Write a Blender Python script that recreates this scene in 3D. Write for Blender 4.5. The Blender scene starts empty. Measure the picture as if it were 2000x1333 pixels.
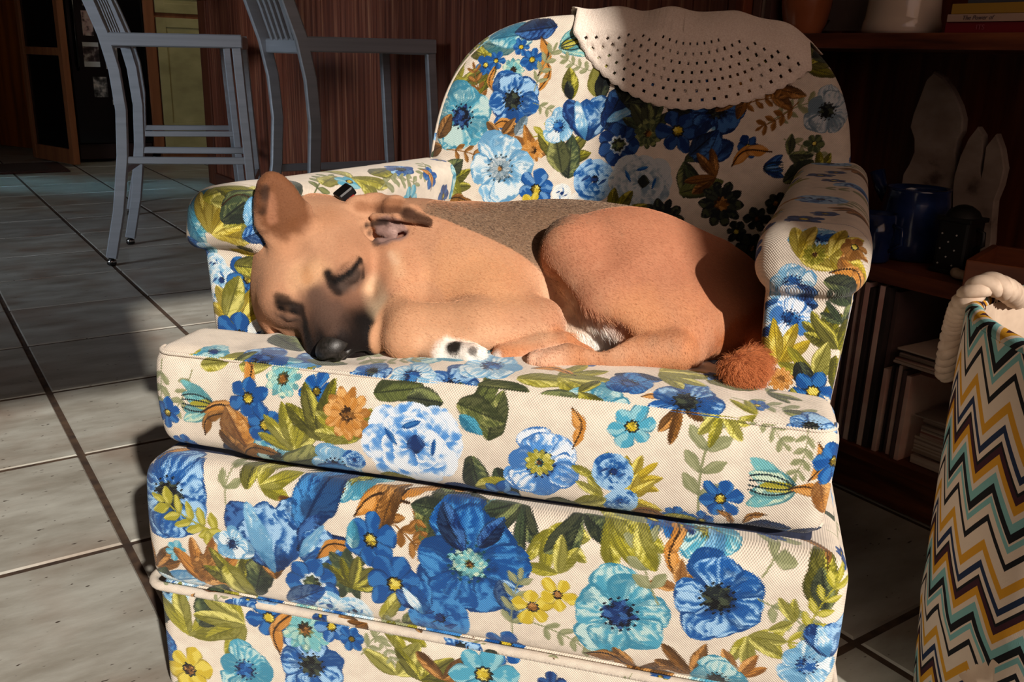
import bpy, bmesh, math, random
import numpy as np
from mathutils import Vector, Matrix
random.seed(7)
S = bpy.context.scene
COL = S.collection
PI = math.pi

# ------------------------------------------------------------------ camera
def set_camera():
    p, r, H = math.radians(17.35), math.radians(1.78), 0.78
    fw = Vector((0, math.cos(p), -math.sin(p))); rt0 = Vector((1, 0, 0)); up0 = rt0.cross(fw)
    rt = math.cos(r) * rt0 + math.sin(r) * up0; up = -math.sin(r) * rt0 + math.cos(r) * up0
    c = bpy.data.cameras.new('camera'); o = bpy.data.objects.new('camera', c); COL.objects.link(o)
    m = Matrix((rt, up, -fw)).transposed().to_4x4(); m.translation = (0, 0, H)
    o.matrix_world = m
    c.sensor_width = 36.0; c.lens = 36.0 * 1767.0 / 2000.0; c.clip_start = .02; c.clip_end = 60
    S.camera = o
set_camera()
S.view_settings.view_transform = 'Standard'; S.view_settings.look = 'None'
S.view_settings.gamma = 1.0; S.view_settings.use_curve_mapping = False
S.view_settings.exposure = 0.0

# room axes: the tiles, the counter and the shelves all follow these two directions
NV = Vector((.823, .568, 0)); TV = Vector((.568, -.823, 0))
def nt(n, t, z=0.0): return NV * n + TV * t + Vector((0, 0, z))
ROOM = Matrix(((NV.x, TV.x, 0), (NV.y, TV.y, 0), (0, 0, 1)))   # (n, t, z) -> world (left-handed; meshes are built in world)
YAW_N = math.atan2(NV.y, NV.x)

# ------------------------------------------------------------------ world, sun and window light
W = bpy.data.worlds.new('sky'); S.world = W; W.use_nodes = True
bg = W.node_tree.nodes['Background']; bg.inputs[0].default_value = (.55, .70, 1.0, 1); bg.inputs[1].default_value = .3
SUN_AZ, SUN_EL = math.radians(-26.5), math.radians(27.5)
SUN_DIR = Vector((math.sin(SUN_AZ) * math.cos(SUN_EL), math.cos(SUN_AZ) * math.cos(SUN_EL), -math.sin(SUN_EL)))
def sun_light():
    l = bpy.data.lights.new('sun', 'SUN'); l.energy = 5.35; l.angle = math.radians(1.1); l.color = (1.0, .92, .83)
    o = bpy.data.objects.new('sun', l); COL.objects.link(o)
    o.rotation_euler = (-SUN_DIR).to_track_quat('Z', 'Y').to_euler(); o.location = -SUN_DIR * 8 + Vector((0, 0, 1))
sun_light()
def area(name, loc, aim, sx, sy, energy, color, spread=180):
    l = bpy.data.lights.new(name, 'AREA'); l.shape = 'RECTANGLE'; l.size = sx; l.size_y = sy; l.energy = energy; l.color = color
    l.spread = math.radians(spread)
    o = bpy.data.objects.new(name, l); COL.objects.link(o); o.location = loc
    o.rotation_euler = (Vector(loc) - Vector(aim)).to_track_quat('Z', 'Y').to_euler()
    return o
# daylight entering by the big window behind the camera, and the kitchen lights
area('window_daylight', nt(.25, 1.16, 1.45), nt(-.1, -1, .75), 2.0, 1.3, 9.5, (1.0, .62, .43))
area('kitchen_strip_fill', nt(.30, -6.20, 2.38), nt(.30, -6.20, 0), 3.0, .62, 1.3, (.34, .76, 1.0), 12)  # added cool lamp over the blue floor strip, no skylight behind it
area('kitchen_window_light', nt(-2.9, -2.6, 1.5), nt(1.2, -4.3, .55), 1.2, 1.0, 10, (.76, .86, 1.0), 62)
area('kitchen_cabinet_fill', nt(2.6, -5.4, 2.5), nt(1.9, -6.8, .9), .5, .5, 7, (1.0, .86, .62))  # added warm lamp to brighten the yellow cabinet, no fixture known

# ------------------------------------------------------------------ printed floral upholstery (painted motif by motif)
PPM = 2000.0
_rs = np.random.RandomState(11)
def _noise_tex(n, oct_):
    out = np.zeros((n, n), np.float32); amp = 1.0
    for o in range(oct_):
        k = 2 ** (o + 2)
        g = _rs.rand(k, k).astype(np.float32)
        i = np.arange(n) * k / n; a = np.floor(i).astype(int); f = i - a; f = (f * f * (3 - 2 * f)).astype(np.float32)
        b = (a + 1) % k; a %= k
        r = g[a][:, a] * (1 - f)[:, None] * (1 - f)[None] + g[b][:, a] * f[:, None] * (1 - f)[None] \
            + g[a][:, b] * (1 - f)[:, None] * f[None] + g[b][:, b] * f[:, None] * f[None]
        out += amp * (r - .5); amp *= .6
    return out
NT = _noise_tex(512, 6)
def nz(x, y, s, seed=0.0):
    return NT[(np.abs(y * s + seed * 37.7 + 900) * 512).astype(int) % 512, (np.abs(x * s + seed * 91.3 + 900) * 512).astype(int) % 512]
def hx(s):
    return np.array([int(s[i:i + 2], 16) for i in (0, 2, 4)], np.float32) / 255
PAL = dict(
    blue=(hx('0d2148'), hx('19539a'), hx('9cc4e6')), royal=(hx('0c1c40'), hx('124b90'), hx('3f86c4')),
    peony=(hx('12306a'), hx('4f8fd6'), hx('e6eef6')), navy=(hx('080e20'), hx('122f66'), hx('3a6aa8')),
    teal=(hx('15506e'), hx('4a9cb8'), hx('b9d6d4')), sky=(hx('2a6392'), hx('7db4d8'), hx('d9e6ea')),
    grey=(hx('33454f'), hx('7f98a8'), hx('c2ccd0')), aqua=(hx('143f4c'), hx('6fb3b8'), hx('c4d8c0')),
    olive=(hx('2b2c14'), hx('77741a'), hx('bdb64a')), lime=(hx('54531a'), hx('9c962c'), hx('d6cf74')),
    dark=(hx('14191a'), hx('3c4a33'), hx('7a8350')), moss=(hx('20261a'), hx('5c6535'), hx('96985a')),
    ochre=(hx('5a3414'), hx('bd7f36'), hx('dba765')), brown=(hx('33200f'), hx('7d5222'), hx('c08a4a')),
    sprig=(hx('5b6143'), hx('868a64'), hx('a3a680')), gold=(hx('6b5a12'), hx('c3ab2c'), hx('e6d76e')),
    black=(hx('0b0d10'), hx('1c2326'), hx('47503a')), white=(hx('8fa3b5'), hx('cfd9de'), hx('f2efe6')))

class Cloth:
    def __init__(s, name, u0, v0, w, h, base='ded1c0'):
        s.name, s.u0, s.v0, s.w, s.h = name, u0, v0, w, h
        s.a = np.empty((int(h * PPM), int(w * PPM), 3), np.float32); s.a[:] = hx(base)
        y, x = np.mgrid[0:s.a.shape[0], 0:s.a.shape[1]].astype(np.float32)
        s.a *= (1 + .045 * nz(x / PPM, y / PPM, 4.3) + .05 * nz(x / PPM, y / PPM, 31.0))[..., None]
    def win(s, cx, cy, r):
        x0 = max(int((cx - r - s.u0) * PPM), 0); x1 = min(int((cx + r - s.u0) * PPM) + 1, s.a.shape[1])
        y0 = max(int((cy - r - s.v0) * PPM), 0); y1 = min(int((cy + r - s.v0) * PPM) + 1, s.a.shape[0])
        if x1 <= x0 or y1 <= y0: return None
        Y, X = np.mgrid[y0:y1, x0:x1].astype(np.float32)
        return (slice(y0, y1), slice(x0, x1)), (X + .5) / PPM + s.u0, (Y + .5) / PPM + s.v0
    def put(s, sl, m, col):
        s.a[sl] = s.a[sl] * (1 - m[..., None]) + col * m[..., None]

def sst(a, b, x):
    t = np.clip((x - a) / (b - a), 0, 1); return t * t * (3 - 2 * t)

class Frame:                                        # position, turn and squash of one motif
    def __init__(s, x, y, rot=0.0, sx=1.0, sy=1.0):
        c, n = math.cos(rot), math.sin(rot)
        s.o = (x, y); s.m = np.array([[c * sx, -n * sy], [n * sx, c * sy]]); s.i = np.linalg.inv(s.m)
    def inv(s, X, Y):
        dx, dy = X - s.o[0], Y - s.o[1]
        return s.i[0, 0] * dx + s.i[0, 1] * dy, s.i[1, 0] * dx + s.i[1, 1] * dy
    def fwd(s, x, y):
        return s.o[0] + s.m[0, 0] * x + s.m[0, 1] * y, s.o[1] + s.m[1, 0] * x + s.m[1, 1] * y

def petal(C, F, bx, by, ang, L, W, pal, seed=0.0, kind='streak', peak=.62, ns=4.0, wave=.1, rim=.16):
    dk, md, lt = PAL[pal]
    mx, my = bx + math.cos(ang) * L / 2, by + math.sin(ang) * L / 2
    cx, cy = F.fwd(mx, my)
    R = (L / 2 + W) * max(np.abs(F.m).max() * 1.2, 1.0)
    wv = C.win(cx, cy, R)
    if wv is None: return
    sl, X, Y = wv
    x, y = F.inv(X, Y); x = x - bx; y = y - by
    n0 = nz(X, Y, 14.0, seed); n1 = nz(X, Y, 5.0, seed + 3)
    ca, sa = math.cos(ang), math.sin(ang)
    s_ = (x * ca + y * sa) / L + n0 * .05; t_ = (-x * sa + y * ca)
    p = math.log(.5) / math.log(peak)
    w = W * np.sin(np.pi * np.clip(s_, 1e-4, 1 - 1e-4) ** p) ** .62
    w = w * (1 + wave * np.sin(s_ * 9 + seed * 5) + n1 * .35) + 1e-5
    t = t_ / w
    d = (1 - np.abs(t)) * w
    m = sst(-.0003, .0009, d) * (s_ > 0) * (s_ < 1)
    if kind == 'streak':
        f = .5 + .5 * np.sin(t * ns * .8 * np.pi + n1 * 11 + n0 * 5 + seed + s_ * 1.5)
        tone = n1 * 2.4 + .25 * math.sin(seed * 3.3)
        f = sst(.05, 1.05, f * .75 + (s_ - .5) * .5 + n0 * 1.3 + tone * .5 + .12)
        col = md + (lt - md) * f[..., None]
        g = sst(.15, .5, -tone + .4 * np.sin(t * ns * 2.1 * np.pi + n1 * 9) * (1 - s_) + n0)
        col = col + (dk * .5 + md * .5 - col) * (g * .6)[..., None]
        e = sst(1 - rim, 1 - rim * .5, np.abs(t) + n0 * .3) + sst(.9, .97, s_ + n0 * .15)
        col = col + (dk * .35 + md * .65 - col) * np.clip(e, 0, 1)[..., None]
        b = sst(.35, .02, s_ + n0 * .35)
        col = col + (dk - col) * (b * .8)[..., None]
    elif kind == 'edge':                            # pale margin, deep heart
        f = sst(.35, .95, np.maximum(np.abs(t) * .9, s_) + n0 * .8 + .10 * np.sin(t * 9 + seed))
        col = md + (lt - md) * f[..., None]
        b = sst(.42, .0, s_ + n0 * .4); col = col + (dk - col) * (b * .85)[..., None]
        e = sst(.93, .99, np.abs(t)); col = col + (md - col) * (e * .6)[..., None]
    elif kind == 'flat':
        f = sst(.45, .7, .5 + .5 * np.sin(t * 3 + n1 * 5 + seed) + n0 * .6)
        col = md + (lt - md) * (f * .55)[..., None]
        e = sst(.78, .96, np.abs(t) + n0 * .2); col = col + (dk - col) * (e * .55)[..., None]
        b = sst(.25, .0, s_); col = col + (dk - col) * (b * .5)[..., None]
    else:                                           # leaf
        q = s_ * 6 - np.abs(t) * 1.5 + n0 * 1.2
        f = sst(.1, 1.0, np.abs(q - np.round(q)) * 1.3 + n1 * 2.2 + n0 * 1.2 + .15)
        half = sst(-.2, .2, t * (1 if int(seed * 10) % 2 else -1) + n1)
        col = md * (1 - f[..., None]) + lt * f[..., None]
        col = col + (dk - col) * (half * .6)[..., None]
        v = np.maximum(sst(.10, .04, np.abs(t)), sst(.15, .03, np.abs(q - np.round(q)) + n0 * .15) * .45)
        col = col + (dk - col) * (v * .75)[..., None]
        e = sst(.8, .97, np.abs(t) + n0 * .25); col = col + (dk - col) * (e * .6)[..., None]
    C.put(sl, m, col)

def disc(C, F, bx, by, R, pal, seed=0.0, star=0.0, spot=True):
    dk, md, lt = PAL[pal]
    cx, cy = F.fwd(bx, by)
    wv = C.win(cx, cy, R * 1.6 * max(np.abs(F.m).max(), 1))
    if wv is None: return
    sl, X, Y = wv
    x, y = F.inv(X, Y); x = x - bx; y = y - by
    r = np.hypot(x, y); th = np.arctan2(y, x)
    n0 = nz(X, Y, 26.0, seed)
    rr = r / R * (1 - star * np.sin(th * 9 + seed * 7)) + n0 * .25
    m = sst(1.04, .94, rr)
    col = md + (dk - md) * sst(-.1, .15, n0 + (rr - .55) * .5)[..., None]
    if spot:
        sp = sst(.1, .2, nz(X, Y, 60.0, seed + 2)); col = col + (lt - col) * (sp * .8)[..., None]
    C.put(sl, m, col)

def stroke(C, pts, w, col):
    P = np.array(pts, np.float32); c = (P.min(0) + P.max(0)) / 2
    r = np.abs(P - c).max() + w * 2
    wv = C.win(c[0], c[1], r)
    if wv is None: return
    sl, X, Y = wv
    d = np.full(X.shape, 9.0, np.float32)
    for a, b in zip(P[:-1], P[1:]):
        ab = b - a; L = max(float(ab @ ab), 1e-9)
        h = np.clip(((X - a[0]) * ab[0] + (Y - a[1]) * ab[1]) / L, 0, 1)
        d = np.minimum(d, np.hypot(X - a[0] - h * ab[0], Y - a[1] - h * ab[1]))
    C.put(sl, sst(w * .5 + .0004, w * .5 - .0003, d), col)

TAU = 2 * math.pi
def m_anemone(C, x, y, R, rot, pal='blue', eye='black', sq=1.0, n=7):
    F = Frame(x, y, rot, 1, sq)
    for i in list(range(0, n, 2)) + list(range(1, n, 2)):
        a = TAU * i / n + .3 * math.sin(i * 2.1)
        petal(C, F, 0, 0, a, R * (1 + .12 * math.sin(i * 3.7)), R * .46, pal, x * 50 + i, 'streak', .68, 5.5)
    disc(C, F, 0, 0, R * .30, eye, x * 9, .12)
    for i in range(14):
        a = TAU * i / 14 + .1
        px, py = F.fwd(math.cos(a) * R * .36, math.sin(a) * R * .36)
        stroke(C, [(px, py), (px + .0008, py + .0008)], R * .045, PAL[eye][0])
def m_peony(C, x, y, R, rot, pal='peony', eye='navy', sq=.92, n=9):
    F = Frame(x, y, rot, 1, sq)
    for ring, (k, L, W) in enumerate(((n, 1.0, .40), (n - 1, .80, .36), (6, .60, .32), (5, .42, .25))):
        for i in range(k):
            a = TAU * i / k + ring * .55 + .15 * math.sin(i * 5.1)
            petal(C, F, 0, 0, a, R * L * (1 + .08 * math.sin(i * 2.3 + ring)), R * W, pal, x * 40 + i + ring * 7, 'edge', .72, wave=.06)
    petal(C, F, R * .05, -R * .16, 1.4, R * .42, R * .15, eye, 2, 'flat', .5)
    petal(C, F, -R * .30, R * .05, 1.9, R * .45, R * .06, 'royal', 3, 'flat', .5)
    petal(C, F, R * .33, -R * .25, 1.2, R * .40, R * .05, 'royal', 4, 'flat', .5)
    petal(C, F, -R * .12, R * .42, .2, R * .40, R * .06, 'royal', 5, 'flat', .5)
def m_rose(C, x, y, R, rot, pal='sky', eye='navy', sq=1.0):
    F = Frame(x, y, rot, 1, sq)
    for ring, (k, L, W) in enumerate(((6, 1.0, .55), (5, .74, .46), (4, .5, .33))):
        for i in range(k):
            a = TAU * i / k + ring * .7
            petal(C, F, 0, 0, a, R * L, R * W, pal, x * 30 + i + ring * 5, 'edge', .74, wave=.05)
    disc(C, F, R * .05, R * .05, R * .17, eye, x * 7, .1, False)
    for i in range(4):
        a = i * 1.6 + .4
        petal(C, F, math.cos(a) * R * .3, math.sin(a) * R * .3, a + 1.45, R * .5, R * .07, eye if i % 2 else 'royal', i, 'flat', .5)
def m_small(C, x, y, R, rot, pal='royal', eye='gold', sq=1.0, n=6):
    F = Frame(x, y, rot, 1, sq)
    for i in range(n):
        petal(C, F, 0, 0, TAU * i / n, R * (1 + .1 * math.sin(i * 4 + x * 99)), R * .36, pal, x * 60 + i, 'flat', .66)
    disc(C, F, 0, 0, R * .27, 'black', x, .1, False); disc(C, F, 0, 0, R * .20, eye, x, .1)
def m_ring(C, x, y, R, rot, pal='royal', eye='white', sq=1.0, n=7):
    F = Frame(x, y, rot, 1, sq)
    for i in range(n):
        petal(C, F, 0, 0, TAU * i / n, R, R * .40, pal, x * 60 + i, 'flat', .66)
    disc(C, F, 0, 0, R * .40, eye, x, .1, False); disc(C, F, 0, 0, R * .30, 'dark', x, .1)
def m_tulip(C, x, y, R, rot, pal='blue', eye='navy', sq=1.0):
    F = Frame(x, y, rot, 1, sq)                     # x, y is the base; rot is where the cup opens
    petal(C, F, 0, 0, -.42, R * 1.9, R * .50, pal, x * 31, 'streak', .58, 3.0)
    petal(C, F, 0, 0, .45, R * 1.9, R * .48, eye, x * 17, 'streak', .6, 3.0)
    petal(C, F, 0, 0, .0, R * 1.7, R * .62, pal, x * 13 + 2, 'streak', .5, 4.0, rim=.12)
    petal(C, F, 0, R * .1, .18, R * 1.75, R * .26, 'sky', x * 7 + 1, 'streak', .5, 3.0)
def m_bud(C, x, y, R, rot, pal='aqua', eye='lime', sq=1.0):
    F = Frame(x, y, rot, 1, sq)
    for i, a in enumerate((-.5, .5, -.22, .24)):
        petal(C, F, 0, 0, a, R * (1.9 - .2 * (i > 1)), R * .34, pal, x * 20 + i, 'streak', .5, 2.5, rim=.3)
    petal(C, F, R * .1, 0, 0.05, R * 1.2, R * .25, eye, x, 'flat', .4)
    for a in (-.55, -.18, .2, .55):
        p = [F.fwd(R * (.15 + .3 * k) * math.cos(a * (1.1 - .2 * k)), R * (.15 + .3 * k) * math.sin(a * (1.3 - .2 * k))) for k in range(6)]
        stroke(C, p, R * .055, hx('16262c'))
def m_leaf(C, x, y, R, rot, pal='olive', eye='', sq=1.0):
    F = Frame(x, y, 0)
    petal(C, F, 0, 0, rot, R * 2, R * .52 * sq, pal, x * 77 + y * 31, 'leaf', .45, wave=.05)
def m_leaves(C, x, y, R, rot, pal='lime', eye='', sq=1.0, n=5):
    F = Frame(x, y, rot)
    for i in (0, 4, 1, 3, 2)[:n]:
        a = (i - 2) * .5
        petal(C, F, 0, 0, a, R * (1.75 - .18 * abs(i - 2)), R * .27 * sq, pal, x * 55 + i, 'leaf', .5, wave=.06)
def m_sprig(C, x, y, R, rot, pal='sprig', eye='', sq=1.0, n=4):
    F = Frame(x, y, rot); col = PAL[pal][1]
    pts = [F.fwd(R * 2 * k / 8, R * .25 * math.sin(k / 8 * 2.2)) for k in range(9)]
    stroke(C, pts, R * .045, col)
    for i in range(n):
        k = .22 + .7 * i / max(n - 1, 1)
        bx, by = R * 2 * k, R * .25 * math.sin(k * 2.2)
        for sgn in (1, -1):
            petal(C, F, bx, by, sgn * .85, R * .55, R * .13, pal, x * 3 + i, 'flat', .5)
    petal(C, F, R * 2, R * .25 * math.sin(2.2), 0.1, R * .45, R * .10, pal, x, 'flat', .5)
def m_curl(C, x, y, R, rot, pal='ochre', eye='brown', sq=1.0):
    F = Frame(x, y, rot, 1, sq)
    petal(C, F, 0, 0, .35, R * 1.3, R * .28, pal, x * 5, 'flat', .6)
    petal(C, F, R * .9, R * .35, -.45, R * 1.1, R * .26, pal, x * 8 + 1, 'flat', .4)
    stroke(C, [F.fwd(R * k * .25, R * .38 * math.sin(k * .5)) for k in range(9)], R * .06, PAL[eye][0])
def m_dahlia(C, x, y, R, rot, pal='black', eye='gold', sq=1.0, n=11):
    F = Frame(x, y, rot, 1, sq)
    for ring, L in enumerate((1.0, .7)):
        for i in range(n):
            petal(C, F, 0, 0, TAU * i / n + ring * .3, R * L, R * .22, pal, x * 20 + i, 'streak' if ring == 0 else 'flat', .7, 2.0)
    disc(C, F, 0, 0, R * .30, eye, x, .15); disc(C, F, 0, 0, R * .20, 'brown', x, .15)
MOTIF = dict(A=m_anemone, P=m_peony, R=m_rose, S=m_small, O=m_ring, T=m_tulip, B=m_bud, L=m_leaf, V=m_leaves, G=m_sprig, K=m_curl, D=m_dahlia)
def paint(C, items):
    for it in items:
        k, x, y, R, deg = it[:5]; opt = it[5] if len(it) > 5 else ''
        kw = {}
        for f in opt.split():
            a, b = f.split('='); kw[dict(p='pal', e='eye', q='sq', n='n')[a]] = float(b) if a == 'q' else int(b) if a == 'n' else b
        MOTIF[k](C, x, y, R, math.radians(deg), **kw)

# motif, place on the panel in metres, size, turn, colours
PR_CU = [
 ('G',-0.348,0.457,0.0306,-101),('G',-0.309,0.45,0.0263,-121),('L',-0.3,0.456,0.0163,11,'p=lime'),('L',-0.253,0.461,0.0188,11,'p=lime'),
 ('S',-0.341,0.398,0.0178,22),('B',-0.28,0.414,0.025,180),('K',-0.298,0.404,0.0338,0,'p=ochre'),('S',-0.357,0.358,0.014,11,'p=navy'),
 ('S',-0.327,0.358,0.0153,22),('K',-0.297,0.377,0.0225,53,'p=brown'),('L',-0.279,0.358,0.0263,22,'p=navy'),('K',-0.246,0.474,0.0255,-90,'p=ochre'),
 ('L',-0.266,0.414,0.0375,-63,'p=ochre'),('L',-0.242,0.351,0.025,135,'p=brown'),('A',-0.213,0.364,0.0268,27,'p=teal'),
 ('D',-0.199,0.454,0.0204,11,'p=aqua e=dark'),('S',-0.238,0.43,0.0236,27,'p=royal'),('S',-0.219,0.402,0.0229,45,'p=royal'),
 ('S',-0.16,0.446,0.0196,14,'p=royal'),('V',-0.188,0.376,0.032,101,'p=lime n=5'),('V',-0.155,0.393,0.0395,79,'p=olive n=5'),
 ('V',-0.12,0.398,0.0312,117,'p=lime n=4'),('D',-0.125,0.426,0.0268,11,'p=ochre e=brown q=1.1'),('L',-0.205,0.353,0.0319,22,'p=moss'),
 ('A',-0.144,0.363,0.0331,27,'p=sky e=navy q=.8'),('R',-0.12,0.374,0.0124,14,'p=blue'),('K',-0.254,0.355,0.0255,22,'p=brown'),
 ('L',-0.099,0.451,0.0281,11,'p=moss'),('L',-0.062,0.451,0.02,0,'p=dark'),('L',0.011,0.443,0.0232,68,'p=moss'),('L',0.025,0.418,0.026,76,'p=moss'),
 ('L',0.034,0.391,0.024,-63,'p=dark'),('L',0.009,0.399,0.0313,-79,'p=dark'),('L',-0.008,0.452,0.0258,-14,'p=moss'),
 ('L',0.048,0.376,0.02,-158,'p=lime'),('P',-0.054,0.4,0.0557,14),('L',-0.005,0.441,0.0155,-34,'p=teal'),
 ('A',0.08,0.4,0.0412,45,'p=peony e=royal n=9 q=.85'),('D',0.079,0.403,0.0153,11,'p=lime e=aqua'),('V',0.136,0.394,0.0196,101,'p=lime n=3'),
 ('V',0.169,0.394,0.02,45,'p=gold n=5'),('V',0.165,0.374,0.0237,14,'p=gold n=4'),('V',0.142,0.373,0.0196,180,'p=lime n=3'),
 ('V',0.133,0.355,0.015,-27,'p=lime n=3'),('R',0.151,0.402,0.0206,14,'p=blue e=navy'),('R',0.16,0.369,0.0191,37,'p=blue e=royal q=.8'),
 ('S',0.166,0.45,0.0247,14,'p=teal q=.8 e=gold'),('K',0.107,0.461,0.0196,-76,'p=ochre'),('V',0.209,0.471,0.0216,-72,'p=brown n=3'),
 ('G',0.235,0.368,0.049,79),('G',0.267,0.481,0.0237,-45),('V',0.247,0.471,0.0206,-76,'p=lime n=4'),('L',0.275,0.473,0.0158,18,'p=lime'),
 ('G',0.325,0.469,0.0225,-104),('S',0.254,0.389,0.0216,14),('B',0.321,0.409,0.026,180),('K',0.314,0.408,0.0225,-14,'p=ochre'),
 ('K',0.335,0.455,0.0188,-90,'p=ochre'),('L',0.34,0.42,0.019,-76,'p=ochre'),('S',0.351,0.437,0.019,0,'q=1.2'),('S',0.213,0.361,0.0134,14,'p=royal'),
 ('S',0.239,0.358,0.0144,37,'e=gold'),('K',0.251,0.376,0.0134,-45,'p=brown'),('K',0.277,0.361,0.0134,45,'p=brown'),
 ('L',0.275,0.353,0.0237,14,'p=navy'),('L',0.32,0.358,0.02,0,'p=navy'),('L',0.112,0.354,0.0186,27,'p=lime'),('L',0.081,0.352,0.0206,0,'p=moss'),
 ('L',-0.029,0.349,0.0287,0,'p=royal'),('L',-0.097,0.354,0.0206,0,'p=lime'),('L',-0.168,0.352,0.0258,0,'p=royal'),('S',0.037,0.354,0.0217,11,'p=blue'),
 ('K',0.169,0.355,0.02,0,'p=brown'),('L',0.199,0.351,0.018,14,'p=lime'),]
PR_CT = [
 ('T',-0.163,0.478,0.0235,178,'p=blue q=1.62'),('L',-0.231,0.472,0.023,10,'p=teal'),('S',-0.114,0.457,0.0121,0,'p=blue q=1.89'),
 ('L',-0.277,0.47,0.023,5,'p=lime'),('L',-0.186,0.488,0.023,0,'p=moss'),('A',-0.018,0.459,0.0342,0,'p=blue e=navy q=1.35'),
 ('L',0.01,0.469,0.0264,0,'p=moss'),('L',0.047,0.488,0.0287,8,'p=lime'),('V',0.086,0.502,0.0345,5,'p=lime'),('K',-0.073,0.451,0.0129,0,'p=brown'),
 ('A',0.129,0.46,0.0356,0,'p=teal e=sky q=1.08'),('K',0.17,0.482,0.0172,0,'p=ochre'),('A',0.213,0.483,0.0371,0,'p=blue e=black q=1.22'),
 ('G',0.255,0.504,0.0345,-15),('L',0.139,0.525,0.0241,0,'p=navy'),('L',0.302,0.492,0.0181,-10,'p=moss'),('A',0.328,0.471,0.0238,0,'p=blue q=1.08'),
 ('V',0.036,0.511,0.0288,180,'p=moss'),('V',0.182,0.549,0.0345,0,'p=lime'),('G',-0.124,0.492,0.0288,20),('L',0.229,0.541,0.0259,0,'p=olive'),
 ('A',0.014,0.513,0.0332,0,'p=sky e=royal q=1.08'),('S',0.279,0.498,0.0107,0,'p=royal q=1.35'),('V',-0.181,0.446,0.0216,10,'p=lime n=4'),
 ('A',-0.062,0.476,0.0261,0,'p=sky e=royal q=1.08'),('V',0.006,0.433,0.0288,170,'p=dark n=3'),('L',0.069,0.462,0.0287,-6,'p=dark'),
 ('V',0.111,0.477,0.023,0,'p=olive n=3'),('L',0.173,0.455,0.0198,-8,'p=lime'),('V',0.279,0.478,0.0216,170,'p=lime n=3'),
 ('A',0.156,0.508,0.0238,0,'p=royal e=navy q=1.08'),('G',-0.024,0.43,0.023,10),('S',-0.06,0.417,0.0123,0,'p=royal q=1.35'),
 ('L',-0.117,0.428,0.0173,-10,'p=moss'),('A',-0.106,0.477,0.0219,0,'p=blue q=1.08'),('K',0.056,0.517,0.023,0,'p=ochre'),
 ('V',0.288,0.538,0.023,10,'p=moss n=3'),('S',0.238,0.56,0.0143,0,'p=blue q=1.35'),('A',-0.231,0.473,0.0295,0,'p=blue e=navy q=1.22'),
 ('V',-0.313,0.459,0.0253,5,'p=lime n=3'),('A',-0.292,0.479,0.019,0,'p=teal e=navy q=0.94'),('V',-0.26,0.461,0.023,0,'p=moss n=3'),
 ('G',-0.32,0.447,0.023,0),]
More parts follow.
